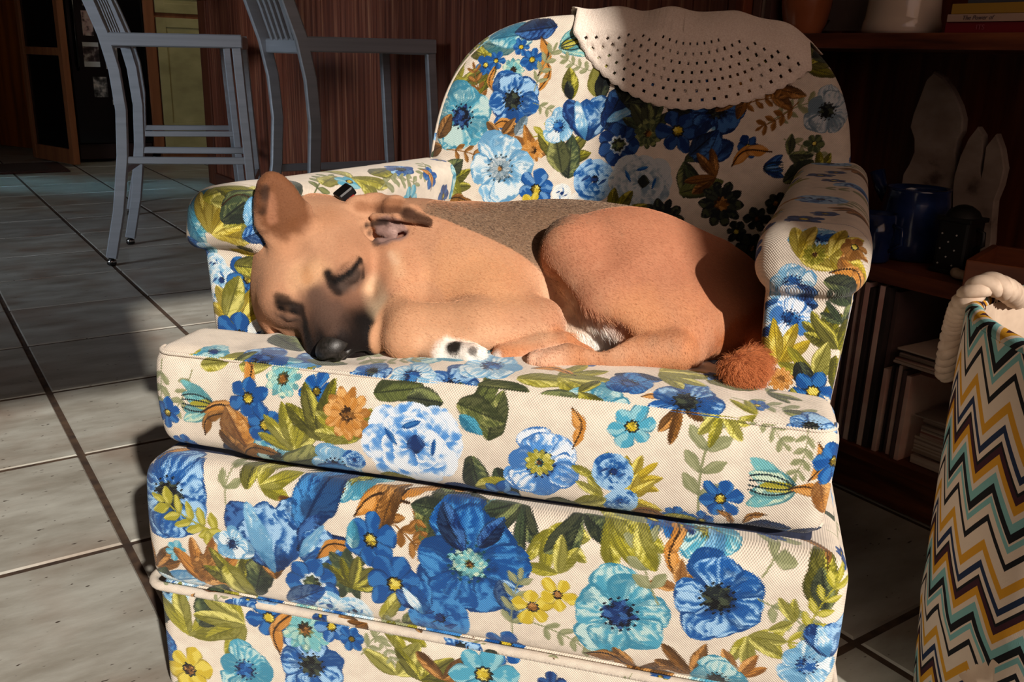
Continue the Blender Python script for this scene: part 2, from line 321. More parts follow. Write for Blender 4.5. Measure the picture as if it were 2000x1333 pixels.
PR_BA = [
 ('A',-0.349,0.297,0.0495,18,'p=blue e=black q=1.15'),('K',-0.372,0.33,0.0228,59,'p=ochre'),('G',-0.277,0.297,0.0382,79),
 ('G',-0.271,0.256,0.0441,153,'p=lime n=5'),('G',-0.315,0.268,0.0351,-45,'p=lime'),('L',-0.251,0.317,0.0217,104,'p=olive'),
 ('V',-0.238,0.322,0.028,45,'p=lime n=4'),('K',-0.2,0.34,0.0191,11,'p=dark'),('A',-0.135,0.341,0.0309,14,'p=teal e=lime q=.8'),
 ('V',-0.172,0.298,0.0319,101,'p=brown n=3'),('G',-0.117,0.323,0.0375,-37,'p=brown'),('K',-0.123,0.306,0.0309,27,'p=ochre'),
 ('K',-0.076,0.329,0.0309,14,'p=ochre'),('L',-0.048,0.331,0.025,-79,'p=moss'),('L',-0.082,0.343,0.0255,-101,'p=brown'),
 ('G',-0.059,0.323,0.0258,-76,'p=brown'),('V',-0.378,0.198,0.0293,79,'p=brown n=4'),('L',-0.367,0.179,0.0319,18,'p=sky'),
 ('S',-0.345,0.227,0.014,11,'p=teal'),('V',-0.312,0.189,0.0395,72,'p=ochre n=5'),('D',-0.307,0.211,0.0198,9,'p=brown e=brown'),
 ('V',-0.265,0.195,0.0357,101,'p=olive n=4'),('L',-0.249,0.184,0.0331,72,'p=dark'),('L',-0.283,0.222,0.0304,-59,'p=lime'),
 ('L',-0.219,0.213,0.0255,99,'p=brown'),('T',-0.215,0.222,0.051,101,'p=blue'),('L',-0.185,0.278,0.0469,68,'p=royal'),
 ('L',-0.243,0.242,0.0268,166,'p=sky'),('A',-0.271,0.249,0.0213,0,'p=sky e=blue'),('L',-0.192,0.254,0.0331,22,'p=navy'),
 ('T',-0.186,0.245,0.0306,45,'p=blue'),('K',-0.167,0.249,0.0287,27,'p=ochre'),('D',-0.13,0.235,0.0331,11,'p=dark e=olive n=9'),
 ('V',-0.126,0.218,0.0255,79,'p=olive n=5'),('S',-0.103,0.282,0.0293,22,'p=royal q=1.15'),('L',-0.124,0.269,0.0166,90,'p=teal'),
 ('O',-0.174,0.215,0.0331,31,'p=royal'),('R',-0.157,0.186,0.0229,11,'p=sky e=royal'),('R',-0.126,0.185,0.0217,45,'p=sky e=royal'),
 ('L',-0.208,0.182,0.0287,31,'p=blue'),('S',-0.076,0.234,0.0357,22,'p=royal e=gold n=7'),('V',-0.096,0.181,0.0382,0,'p=lime n=3'),
 ('L',-0.072,0.18,0.0319,22,'p=moss'),('K',-0.03,0.169,0.0191,11,'p=ochre'),('V',-0.014,0.324,0.0309,-153,'p=dark n=4'),
 ('V',0.019,0.336,0.035,-153,'p=dark n=5'),('L',0.03,0.337,0.0268,-104,'p=teal'),('V',0.057,0.336,0.0309,-112,'p=dark n=4'),
 ('V',0.089,0.324,0.032,-63,'p=lime n=4'),('V',0.12,0.335,0.0361,-76,'p=dark n=3'),('V',0.146,0.339,0.0371,-18,'p=lime n=5'),
 ('V',0.102,0.279,0.0268,117,'p=lime n=3'),('A',0.006,0.274,0.0625,37,'p=royal e=aqua n=8'),('L',0,0.288,0.0255,124,'p=navy'),
 ('L',0.017,0.294,0.0206,53,'p=navy'),('D',0.008,0.273,0.0165,14,'p=aqua e=moss'),('L',0.04,0.262,0.028,-63,'p=blue'),('G',0.056,0.196,0.034,79),
 ('G',0.077,0.216,0.0319,-27),('S',0.077,0.235,0.0227,27,'p=gold e=brown n=5'),('S',0.103,0.255,0.0206,63,'p=gold e=brown n=5'),
 ('R',-0.026,0.198,0.035,0,'p=royal e=navy'),('T',-0.042,0.202,0.0217,117,'p=royal'),('A',0.167,0.244,0.0525,14,'p=teal e=navy n=7'),
 ('V',0.188,0.168,0.0309,68,'p=brown n=3'),('K',0.133,0.187,0.0319,-14,'p=brown'),('A',0.251,0.339,0.0361,14,'p=teal e=lime q=.6'),
 ('S',0.201,0.346,0.023,0,'p=royal q=.8'),('S',0.226,0.342,0.015,0,'p=navy q=.8'),('K',0.221,0.295,0.0268,90,'p=ochre'),
 ('V',0.223,0.284,0.0206,117,'p=ochre n=3'),('L',0.249,0.306,0.0198,76,'p=sky'),('G',0.205,0.263,0.0412,101),
 ('A',0.261,0.28,0.048,27,'p=blue e=black q=.95 n=7'),('G',0.301,0.31,0.0412,45),('G',0.299,0.287,0.034,-34),('G',0.285,0.238,0.034,0,'p=lime n=4'),
 ('V',0.294,0.245,0.0268,-56,'p=lime n=4'),('L',0.356,0.287,0.0268,90,'p=olive q=1.3'),('L',0.362,0.285,0.0206,101,'p=dark'),
 ('G',0.346,0.251,0.033,63,'p=lime'),('V',0.335,0.268,0.019,153,'p=lime n=3'),('A',0.352,0.223,0.028,0,'p=sky e=blue'),
 ('T',0.375,0.233,0.0237,101,'p=blue'),('K',0.342,0.361,0.0206,-56,'p=brown'),('V',0.244,0.184,0.0293,104,'p=brown n=4'),
 ('V',0.289,0.194,0.023,90,'p=ochre n=4'),('A',0.27,0.183,0.0309,14,'p=teal'),('S',0.045,0.172,0.0255,11,'p=royal'),
 ('S',0.32,0.352,0.0134,14,'p=navy'),('L',0.177,0.333,0.0206,-56,'p=lime'),('L',-0.391,0.111,0.0471,72,'p=dark'),
 ('A',-0.401,0.076,0.0377,22,'p=royal e=navy'),('R',-0.372,0.161,0.0304,9,'p=sky'),('V',-0.346,0.106,0.0426,72,'p=lime n=4'),
 ('L',-0.331,0.123,0.0411,56,'p=dark'),('V',-0.269,0.136,0.0395,180,'p=lime n=5'),('S',-0.237,0.151,0.028,11,'p=royal'),
 ('S',-0.35,0.056,0.0331,11,'p=gold e=brown n=6'),('A',-0.186,0.098,0.0446,22,'p=blue e=black'),('D',-0.192,0.145,0.0319,9,'p=aqua e=dark'),
 ('S',-0.158,0.155,0.0217,11,'p=blue'),('A',-0.273,0.072,0.0382,11,'p=teal e=royal'),('K',-0.225,0.104,0.0335,79,'p=ochre'),
 ('V',-0.079,0.108,0.0357,90,'p=lime n=3'),('V',-0.051,0.107,0.0337,72,'p=olive n=3'),('V',-0.024,0.114,0.0319,79,'p=brown n=3'),
 ('G',-0.122,0.126,0.0319,45),('S',0.023,0.131,0.0382,11,'p=teal'),('G',-0.108,0.162,0.0206,-63),('S',-0.134,0.144,0.0166,11,'p=royal'),]
PR_BK = [
 ('V',-0.239,0.716,0.035,45,'p=lime'),('V',-0.252,0.748,0.0315,18,'p=lime n=4'),('V',-0.166,0.776,0.0438,-171,'p=olive n=4'),
 ('L',-0.136,0.795,0.03,172,'p=aqua'),('L',-0.104,0.821,0.0402,-171,'p=teal'),('L',-0.071,0.831,0.035,-171,'p=navy'),('S',-0.183,0.768,0.0175,16),
 ('S',-0.166,0.776,0.0158,0),('D',-0.135,0.762,0.0195,0,'p=aqua e=dark'),('S',-0.126,0.798,0.0143,0),('S',-0.105,0.779,0.0192,16),
 ('K',-0.095,0.815,0.0315,-81,'p=ochre'),('K',-0.084,0.781,0.0263,-90,'p=ochre'),('B',-0.063,0.799,0.0262,18),('G',-0.177,0.706,0.0297,108,'p=brown'),
 ('A',-0.216,0.686,0.0543,18,'p=teal e=navy'),('K',-0.164,0.727,0.021,99,'p=ochre'),('A',-0.13,0.716,0.0455,39,'p=blue e=black'),
 ('G',-0.096,0.731,0.0333,63),('G',-0.095,0.713,0.0259,-31),('G',-0.002,0.764,0.0255,153),('G',-0.012,0.802,0.03,-45),
 ('L',-0.034,0.72,0.0255,99,'p=olive'),('L',0.004,0.725,0.0315,81,'p=lime'),('L',0.013,0.722,0.0225,90,'p=black'),
 ('L',-0.034,0.72,0.015,108,'p=black'),('G',-0.023,0.692,0.0398,-162,'p=lime'),('L',-0.256,0.649,0.0228,63,'p=brown'),
 ('G',-0.238,0.633,0.035,-16,'p=brown'),('L',-0.247,0.637,0.0193,-157,'p=brown'),('K',-0.163,0.67,0.0263,8,'p=ochre'),
 ('V',-0.145,0.658,0.0247,82,'p=brown n=3'),('L',-0.119,0.662,0.0175,63,'p=grey'),('V',-0.088,0.632,0.0318,82,'p=ochre n=4'),
 ('D',-0.087,0.641,0.0192,0,'p=ochre e=brown'),('V',-0.045,0.626,0.0407,74,'p=olive n=3'),('L',-0.026,0.599,0.0345,90,'p=dark'),
 ('L',-0.037,0.61,0.0318,106,'p=moss'),('A',-0.049,0.679,0.0265,8,'p=sky e=royal'),('T',-0,0.66,0.0375,99,'p=blue'),
 ('L',0.024,0.679,0.0375,68,'p=navy'),('T',0.027,0.687,0.0315,18,'p=navy'),('L',0.045,0.727,0.0375,18,'p=navy'),
 ('V',0.05,0.719,0.042,45,'p=black n=4'),('V',0.113,0.729,0.0532,18,'p=black n=4'),('A',0.192,0.717,0.045,0,'p=navy e=black'),
 ('V',0.241,0.764,0.0456,-162,'p=brown'),('A',-0.141,0.609,0.0577,8,'p=sky e=grey n=6'),('D',-0.141,0.609,0.0192,0,'p=grey e=grey'),
 ('V',-0.237,0.573,0.035,63,'p=olive n=3'),('L',-0.247,0.585,0.0262,40,'p=dark'),('V',-0.205,0.553,0.0318,172,'p=lime n=3'),
 ('K',-0.237,0.543,0.0315,8,'p=brown'),('S',-0.077,0.581,0.0318,16,'p=blue'),('S',-0.083,0.555,0.0212,8,'p=gold'),
 ('R',-0.034,0.577,0.0159,8,'p=white'),('R',0.001,0.559,0.0262,0,'p=white e=blue'),('V',0.093,0.678,0.033,99,'p=dark n=5'),
 ('D',0.093,0.675,0.0228,9,'p=dark e=moss'),('O',0.049,0.656,0.033,0,'p=navy'),('R',0.016,0.601,0.033,18,'p=blue e=navy'),
 ('P',0.089,0.601,0.0502,9,'p=grey e=black'),('V',0.152,0.637,0.0389,-27,'p=dark n=3'),('L',0.148,0.589,0.035,18,'p=moss'),
 ('S',0.138,0.68,0.0332,0,'p=navy'),('T',0.168,0.638,0.033,51,'p=navy'),('L',0.16,0.646,0.027,45,'p=navy'),('S',0.245,0.662,0.018,0,'p=navy'),
 ('B',0.27,0.632,0.018,9,'p=navy e=blue'),('K',0.224,0.633,0.0304,31,'p=ochre'),('V',0.202,0.616,0.0304,162,'p=brown n=4'),
 ('D',0.214,0.577,0.0345,0,'p=black e=brown n=10'),('S',0.269,0.558,0.0195,0,'p=black e=brown'),('S',0.294,0.582,0.0165,0,'p=black e=brown'),
 ('S',0.266,0.515,0.0243,9,'p=black e=brown'),('S',0.241,0.538,0.0165,0,'p=black'),('G',0.271,0.698,0.0345,22),('G',0.296,0.676,0.03,-31),
 ('V',0.306,0.653,0.0228,31,'p=dark n=3'),('L',0.303,0.614,0.0259,39,'p=dark'),('A',0.354,0.718,0.0345,0,'p=grey e=black'),
 ('V',0.313,0.781,0.038,45,'p=olive n=4'),('L',0.326,0.796,0.0375,22,'p=black'),('V',0.265,0.75,0.0375,18,'p=brown n=4'),
 ('G',0.312,0.73,0.03,-149,'p=brown'),('V',0.355,0.625,0.0255,129,'p=olive n=3'),('S',0.341,0.671,0.015,0,'p=dark'),('G',0.223,0.719,0.03,9,'p=brown'),
 ('D',0.127,0.546,0.0354,8,'p=black e=brown'),('V',0.045,0.54,0.038,27,'p=olive'),('K',0.217,0.778,0.0304,9,'p=olive'),]
PR_AL = [
 ('L',-0.363,0.586,0.0275,63,'p=teal'),('L',-0.371,0.609,0.025,-63,'p=teal'),('L',-0.35,0.581,0.025,37,'p=aqua'),
 ('V',-0.337,0.579,0.0375,53,'p=gold n=5'),('L',-0.347,0.619,0.0293,22,'p=lime'),('V',-0.27,0.616,0.0375,180,'p=lime n=5'),
 ('L',-0.282,0.632,0.0262,180,'p=olive'),('L',-0.323,0.595,0.0375,37,'p=dark'),('K',-0.321,0.612,0.025,11,'p=dark'),('L',-0.291,0.591,0.03,59,'p=sky'),
 ('L',-0.298,0.576,0.0225,22,'p=blue'),('L',-0.371,0.573,0.0228,-63,'p=royal'),('R',-0.352,0.551,0.0163,0,'p=sky'),('R',-0.344,0.533,0.021,22,'p=sky'),
 ('R',-0.354,0.514,0.015,0,'p=white e=sky'),('S',-0.307,0.539,0.0293,11,'p=royal'),('S',-0.302,0.512,0.0255,31,'p=royal e=royal'),
 ('L',-0.326,0.553,0.0255,0,'p=olive'),('V',-0.327,0.482,0.0331,90,'p=gold n=5'),('L',-0.34,0.49,0.028,68,'p=lime'),
 ('S',-0.325,0.466,0.0319,22,'p=royal'),('S',-0.341,0.433,0.025,11,'p=royal'),('R',-0.291,0.47,0.0229,11,'p=white'),
 ('V',-0.2,0.623,0.0437,10,'p=dark n=2'),('G',-0.172,0.62,0.0468,20,'p=moss'),('L',-0.137,0.638,0.0312,20,'p=lime'),
 ('S',-0.073,0.635,0.0312,0,'p=teal q=.6'),('V',-0.06,0.643,0.0546,8,'p=lime n=3'),('G',-0.004,0.611,0.0468,10,'p=sprig'),
 ('L',-0.003,0.644,0.039,8,'p=olive'),('A',0.09,0.648,0.039,0,'p=blue q=.6'),('G',0.027,0.629,0.039,-20),('S',0.161,0.619,0.0234,0,'p=royal'),
 ('K',0.143,0.639,0.0234,-60,'p=ochre'),('S',0.09,0.587,0.0234,0,'p=teal'),]
PR_AR = [
 ('A',0.32,0.625,0.03,0,'p=sky e=blue q=.5'),('L',0.293,0.619,0.0113,18,'p=blue'),('L',0.321,0.623,0.0142,18,'p=blue'),
 ('V',0.304,0.604,0.0268,45,'p=gold n=4'),('V',0.332,0.607,0.026,14,'p=gold n=4'),('D',0.318,0.608,0.011,0,'p=olive e=gold'),
 ('A',0.3,0.579,0.0245,18,'p=sky e=blue q=.7'),('V',0.342,0.607,0.0174,-18,'p=ochre n=4'),('K',0.334,0.592,0.023,-14,'p=ochre'),
 ('L',0.33,0.584,0.02,-14,'p=dark'),('S',0.354,0.618,0.0134,14,'p=brown'),('L',0.289,0.568,0.02,0,'p=navy'),('T',0.305,0.553,0.02,180,'p=blue'),
 ('A',0.303,0.552,0.0237,14,'p=peony e=royal'),('V',0.337,0.535,0.0195,90,'p=olive n=5'),('V',0.354,0.552,0.0182,104,'p=dark n=4'),
 ('V',0.352,0.526,0.026,104,'p=olive n=4'),('V',0.296,0.503,0.0289,101,'p=gold n=5'),('V',0.332,0.491,0.0268,104,'p=lime n=4'),
 ('L',0.316,0.506,0.02,-63,'p=black'),('D',0.301,0.486,0.0134,18,'p=ochre e=brown'),('S',0.334,0.476,0.0247,14,'p=royal e=gold'),
 ('V',0.322,0.451,0.0206,166,'p=lime'),('L',0.358,0.483,0.0186,101,'p=olive'),]

# ------------------------------------------------------------------ materials
def mat(name, color, rough=.6, metal=0.0, spec=.5):
    m = bpy.data.materials.new(name); m.use_nodes = True
    b = m.node_tree.nodes['Principled BSDF']
    b.inputs['Base Color'].default_value = (*lin(color), 1); b.inputs['Roughness'].default_value = rough
    b.inputs['Metallic'].default_value = metal; b.inputs['Specular IOR Level'].default_value = spec
    return m
def lin(c):
    if isinstance(c, str): c = tuple(int(c[i:i + 2], 16) / 255 for i in (0, 2, 4))
    return tuple(x / 12.92 if x <= .04045 else ((x + .055) / 1.055) ** 2.4 for x in c)
def N(m, t, **kw):
    n = m.node_tree.nodes.new(t)
    for k, v in kw.items(): setattr(n, k, v)
    return n
def L(m, a, b): m.node_tree.links.new(a, b)
def bsdf(m): return m.node_tree.nodes['Principled BSDF']
def ramp(m, fac, stops, interp='LINEAR'):
    r = N(m, 'ShaderNodeValToRGB'); r.color_ramp.interpolation = interp
    e = r.color_ramp.elements
    while len(e) < len(stops): e.new(.5)
    for k, (p, c) in enumerate(stops): e[k].position = p; e[k].color = (*lin(c), 1)
    L(m, fac, r.inputs[0]); return r
def noise_mat(name, stops, scale=(6, 6, 6), detail=4, rough=.6, bump=.0, bscale=None, dist=0.0, spec=.5, coord='Object', metal=0.0):
    m = mat(name, (1, 1, 1), rough, metal, spec)
    tc = N(m, 'ShaderNodeTexCoord'); mp = N(m, 'ShaderNodeMapping'); mp.inputs['Scale'].default_value = scale
    L(m, tc.outputs[coord], mp.inputs[0])
    n = N(m, 'ShaderNodeTexNoise'); n.inputs['Scale'].default_value = 1; n.inputs['Detail'].default_value = detail; n.inputs['Distortion'].default_value = dist
    L(m, mp.outputs[0], n.inputs['Vector'])
    r = ramp(m, n.outputs['Fac'], stops); L(m, r.outputs[0], bsdf(m).inputs['Base Color'])
    if bump:
        b = N(m, 'ShaderNodeBump'); b.inputs['Strength'].default_value = bump; b.inputs['Distance'].default_value = .002
        if bscale:
            n2 = N(m, 'ShaderNodeTexNoise'); n2.inputs['Scale'].default_value = bscale; L(m, tc.outputs[coord], n2.inputs['Vector']); L(m, n2.outputs['Fac'], b.inputs['Height'])
        else: L(m, n.outputs['Fac'], b.inputs['Height'])
        L(m, b.outputs[0], bsdf(m).inputs['Normal'])
    return m

# ------------------------------------------------------------------ objects
def link(o, parent=None):
    COL.objects.link(o)
    if parent is not None: o.parent = parent
    return o
def meshobj(name, verts, faces, m=None, parent=None, smooth=False, loc=None):
    me = bpy.data.meshes.new(name)
    if isinstance(verts, np.ndarray):
        nv, nf = len(verts), len(faces); k = faces.shape[1]
        me.vertices.add(nv); me.vertices.foreach_set('co', np.ascontiguousarray(verts, np.float32).ravel())
        me.loops.add(nf * k); me.loops.foreach_set('vertex_index', np.ascontiguousarray(faces, np.int32).ravel())
        me.polygons.add(nf); me.polygons.foreach_set('loop_start', np.arange(0, nf * k, k, dtype=np.int32))
        me.update(calc_edges=True); me.validate()
    else:
        me.from_pydata(verts, [], faces); me.update()
    if smooth: me.polygons.foreach_set('use_smooth', [True] * len(me.polygons))
    if m: me.materials.append(m)
    o = bpy.data.objects.new(name, me)
    if loc is not None: o.location = loc
    return link(o, parent)
def empty(name, loc, rz=0.0):
    o = bpy.data.objects.new(name, None); o.empty_display_size = .05
    o.location = loc; o.rotation_euler = (0, 0, rz); return link(o)
def tag(o, label, cat, group=None):
    o['label'] = label; o['category'] = cat
    if group: o['group'] = group
    return o
def struct(o): o['kind'] = 'structure'; return o

class MB:                                           # collects bevelled bars, tubes and turned shapes into one mesh
    def __init__(s): s.v = []; s.f = []
    def add(s, v, f):
        k = len(s.v); s.v += [tuple(p) for p in v]; s.f += [tuple(i + k for i in q) for q in f]; return s
    def box(s, c, d, ax=None, bev=0.0):
        # c centre, d full sizes, ax three axis vectors
        bm = bmesh.new(); bmesh.ops.create_cube(bm, size=1.0)
        for v in bm.verts: v.co = Vector((v.co.x * d[0], v.co.y * d[1], v.co.z * d[2]))
        if bev > 0: bmesh.ops.bevel(bm, geom=bm.edges[:], offset=min(bev, min(d) * .45), segments=2, affect='EDGES', profile=.6)
        ax = ax or (Vector((1, 0, 0)), Vector((0, 1, 0)), Vector((0, 0, 1)))
        c = Vector(c)
        flip = ax[0].cross(ax[1]).dot(ax[2]) < 0
        bm.verts.index_update()
        v = [c + ax[0] * q.co.x + ax[1] * q.co.y + ax[2] * q.co.z for q in bm.verts]
        f = [[q.index for q in (reversed(p.verts) if flip else p.verts)] for p in bm.faces]
        bm.free(); return s.add(v, f)
    def rbox(s, n0, n1, t0, t1, z0, z1, bev=.0):     # a box on the room axes
        return s.box(nt((n0 + n1) / 2, (t0 + t1) / 2, (z0 + z1) / 2), (abs(n1 - n0), abs(t1 - t0), abs(z1 - z0)), (NV, TV, Vector((0, 0, 1))), bev)
    def tube(s, pts, r, seg=10, cap=True, flat=1.0, up=(0, 0, 1), closed=False):
        pts = [Vector(p) for p in pts]; n = len(pts); rr = r if isinstance(r, (list, tuple)) else [r] * n
        V = []; F = []; prev = None
        for i, p in enumerate(pts):
            a = pts[(i - 1) % n] if (i or closed) else p; b = pts[(i + 1) % n] if (i < n - 1 or closed) else p
            d = (b - a).normalized()
            if prev is None:
                u = Vector(up); u = u - d * u.dot(d)
                if u.length < 1e-4: u = d.orthogonal()
            else: u = prev - d * prev.dot(d)
            u.normalize(); w = d.cross(u); prev = u
            V += [p + (u * math.cos(TAU * k / seg) + w * math.sin(TAU * k / seg) * flat) * rr[i] for k in range(seg)]
        m_ = n if closed else n - 1
        for i in range(m_):
            j = (i + 1) % n
            F += [(i * seg + k, i * seg + (k + 1) % seg, j * seg + (k + 1) % seg, j * seg + k) for k in range(seg)]
        if cap and not closed: F += [tuple(range(seg - 1, -1, -1)), tuple(range((n - 1) * seg, n * seg))]
        return s.add(V, F)
    def bar(s, pts, w, h, side=(1, 0, 0), bev=.003):  # rectangular bar swept along points; side fixes the w direction
        pts = [Vector(p) for p in pts]; n = len(pts); V = []; F = []
        prof = []
        for sx, sy in ((1, 1), (-1, 1), (-1, -1), (1, -1)):
            a = (sx * w / 2, sy * h / 2)
            q = [(a[0] - sx * bev, a[1]), (a[0], a[1] - sy * bev)]
            prof += q[::1] if sx * sy < 0 else q[::-1]
        prof.sort(key=lambda a: math.atan2(a[1] / h, a[0] / w)); k = len(prof)
        for i, p in enumerate(pts):
            d = (pts[min(i + 1, n - 1)] - pts[max(i - 1, 0)]).normalized()
            sd = Vector(side); sd = (sd - d * sd.dot(d)).normalized(); u = d.cross(sd)
            V += [p + sd * a + u * b for a, b in prof]
        for i in range(n - 1): F += [(i * k + j, i * k + (j + 1) % k, (i + 1) * k + (j + 1) % k, (i + 1) * k + j) for j in range(k)]
        F += [tuple(range(k - 1, -1, -1)), tuple(range((n - 1) * k, n * k))]
        return s.add(V, F)
    def lathe(s, prof, c=(0, 0, 0), seg=40):
        c = Vector(c); n = len(prof); V = []; F = []
        for r, z in prof: V += [c + Vector((r * math.cos(TAU * k / seg), r * math.sin(TAU * k / seg), z)) for k in range(seg)]
        for i in range(n - 1): F += [(i * seg + k, i * seg + (k + 1) % seg, (i + 1) * seg + (k + 1) % seg, (i + 1) * seg + k) for k in range(seg)]
        return s.add(V, F)
    def build(s, name, m=None, parent=None, smooth=False):
        return meshobj(name, s.v, s.f, m, parent, smooth)

def autosmooth(o, deg=40):
    me = o.data; me.polygons.foreach_set('use_smooth', [True] * len(me.polygons))
    bm = bmesh.new(); bm.from_mesh(me); a = math.radians(deg)
    for e in bm.edges:
        if len(e.link_faces) == 2 and e.calc_face_angle(0) > a: e.smooth = False
    bm.to_mesh(me); bm.free(); return o

# ------------------------------------------------------------------ soft bodies: signed distance fields meshed by surface nets
class Field:
    def __init__(s, lo, hi, h):
        s.lo = np.array(lo, float); s.h = h; s.n = np.ceil((np.array(hi) - s.lo) / h).astype(int) + 1
        s.D = np.full(s.n, .2, np.float32)
        s.ax = [(s.lo[i] + h * np.arange(s.n[i])).astype(np.float32) for i in range(3)]
    def win(s, lo, hi):
        sl = tuple(slice(max(int((lo[i] - s.lo[i]) / s.h), 0), min(int((hi[i] - s.lo[i]) / s.h) + 2, s.n[i])) for i in range(3))
        X, Y, Z = s.ax[0][sl[0]][:, None, None], s.ax[1][sl[1]][None, :, None], s.ax[2][sl[2]][None, None, :]
        return sl, X, Y, Z
    def add(s, fn, lo, hi, k=0.0, pad=.02, sub=False):
        p = pad + k
        sl, X, Y, Z = s.win([a - p for a in lo], [b + p for b in hi])
        a = s.D[sl]
        if a.size == 0: return
        b = np.broadcast_to(fn(X, Y, Z), a.shape).astype(np.float32)
        if sub:
            b = -b; h = np.clip(.5 - .5 * (a - b) / max(k, 1e-6), 0, 1) if k else (b > a).astype(np.float32)
            s.D[sl] = a * (1 - h) + b * h + k * h * (1 - h) if k else np.maximum(a, b)
        elif k:
            h = np.clip(.5 + .5 * (a - b) / k, 0, 1)
            s.D[sl] = a * (1 - h) + b * h - k * h * (1 - h)
        else: s.D[sl] = np.minimum(a, b)
    def ell(s, c, r, R=None, k=.02, sub=False):
        c = np.array(c, float); r = np.array(r, float); R = np.eye(3) if R is None else np.array(R, float)  # rows of R: local axes
        def fn(X, Y, Z):
            x, y, z = X - c[0], Y - c[1], Z - c[2]
            q = [R[i, 0] * x + R[i, 1] * y + R[i, 2] * z for i in range(3)]
            k0 = np.sqrt(sum((q[i] / r[i]) ** 2 for i in range(3))); k1 = np.sqrt(sum((q[i] / r[i] ** 2) ** 2 for i in range(3)))
            return k0 * (k0 - 1) / np.maximum(k1, 1e-6)
        e = np.sqrt(((R.T * r) ** 2).sum(1))
        s.add(fn, c - e, c + e, k, sub=sub)
    def cone(s, a, b, ra, rb, k=.015, sub=False, flat=None):
        a = np.array(a, float); b = np.array(b, float); d = b - a; L2 = max(float(d @ d), 1e-9)
        def fn(X, Y, Z):
            x, y, z = X - a[0], Y - a[1], Z - a[2]
            h = np.clip((x * d[0] + y * d[1] + z * d[2]) / L2, 0, 1)
            if flat is not None:                     # (axis, factor): thin the limb along an axis
                ax, f = np.array(flat[0], float), flat[1]; ax = ax / np.linalg.norm(ax)
                vx, vy, vz = x - h * d[0], y - h * d[1], z - h * d[2]
                p = vx * ax[0] + vy * ax[1] + vz * ax[2]
                l = np.sqrt(np.maximum(vx * vx + vy * vy + vz * vz + p * p * (1 / f ** 2 - 1), 1e-12))
                return (l - (ra + (rb - ra) * h)) * (f ** .5)
            return np.sqrt((x - h * d[0]) ** 2 + (y - h * d[1]) ** 2 + (z - h * d[2]) ** 2) - (ra + (rb - ra) * h)
        r = max(ra, rb)
        s.add(fn, np.minimum(a, b) - r, np.maximum(a, b) + r, k, sub=sub)
    def chain(s, pts, rs, k=.015, sub=False, flat=None):
        for i in range(len(pts) - 1): s.cone(pts[i], pts[i + 1], rs[i], rs[i + 1], k, sub, flat)
    def mesh(s):
        D = s.D; n = s.n
        ins = D < 0
        c = np.zeros(n - 1, np.int8)
        for i in (0, 1):
            for j in (0, 1):
                for k in (0, 1): c += ins[i:n[0] - 1 + i, j:n[1] - 1 + j, k:n[2] - 1 + k]
        act = (c > 0) & (c < 8)
        I = np.argwhere(act); idx = np.full(n - 1, -1, np.int64); idx[act] = np.arange(len(I))
        P = np.zeros((len(I), 3)); cnt = np.zeros(len(I))
        cor = [(i, j, k) for i in (0, 1) for j in (0, 1) for k in (0, 1)]
        val = {q: D[I[:, 0] + q[0], I[:, 1] + q[1], I[:, 2] + q[2]] for q in cor}
        for q in cor:
            for a in range(3):
                if q[a]: continue
                w = list(q); w[a] = 1; w = tuple(w)
                x, y = val[q], val[w]; m = (x < 0) != (y < 0)
                t = np.where(m, x / np.where(m, x - y, 1), 0)
                p = np.array(q, float) + np.zeros((len(I), 3)); p[:, a] += t
                P[m] += p[m]; cnt[m] += 1
        V = s.lo + (I + P / cnt[:, None]) * s.h
        F = []
        for a in range(3):
            b, c_ = (a + 1) % 3, (a + 2) % 3
            sl0 = [slice(1, -1)] * 3; sl0[a] = slice(0, -1); sl1 = [slice(1, -1)] * 3; sl1[a] = slice(1, None)
            A, B = ins[tuple(sl0)], ins[tuple(sl1)]
            for flip, M in ((False, A & ~B), (True, B & ~A)):
                q = np.argwhere(M)
                if not len(q): continue
                q[:, b] += 1; q[:, c_] += 1
                def at(db, dc):
                    w = q.copy(); w[:, b] -= db; w[:, c_] -= dc; return idx[w[:, 0], w[:, 1], w[:, 2]]
                quad = np.stack([at(1, 1), at(0, 1), at(0, 0), at(1, 0)], 1)
                F.append(quad[:, ::-1] if flip else quad)
        F = np.concatenate(F); F = F[(F >= 0).all(1)]
        return V, F
def relax(V, F, it=2, lam=.5):
    e = np.concatenate([F[:, [0, 1]], F[:, [1, 2]], F[:, [2, 3]], F[:, [3, 0]]]); e = np.concatenate([e, e[:, ::-1]])
    deg = np.bincount(e[:, 0], minlength=len(V)).astype(float)
    for _ in range(it):
        for l in (lam, -lam * 1.04):
            s = np.stack([np.bincount(e[:, 0], weights=V[e[:, 1], i], minlength=len(V)) for i in range(3)], 1)
            V = V + l * (s / deg[:, None] - V)
    return V
def rbox2(x, y, hx, hy, r):
    qx, qy = np.abs(x) - hx + r, np.abs(y) - hy + r
    return np.sqrt(np.maximum(qx, 0) ** 2 + np.maximum(qy, 0) ** 2) + np.minimum(np.maximum(qx, qy), 0) - r
def rbox3(x, y, z, hx, hy, hz, r):
    qx, qy, qz = np.abs(x) - hx + r, np.abs(y) - hy + r, np.abs(z) - hz + r
    return np.sqrt(np.maximum(qx, 0) ** 2 + np.maximum(qy, 0) ** 2 + np.maximum(qz, 0) ** 2) + np.minimum(np.maximum(np.maximum(qx, qy), qz), 0) - r
def setuv(o, U):
    me = o.data; uv = me.uv_layers.new(name='UVMap')
    vi = np.empty(len(me.loops), np.int32); me.loops.foreach_get('vertex_index', vi)
    uv.data.foreach_set('uv', np.ascontiguousarray(U[vi], np.float32).ravel())

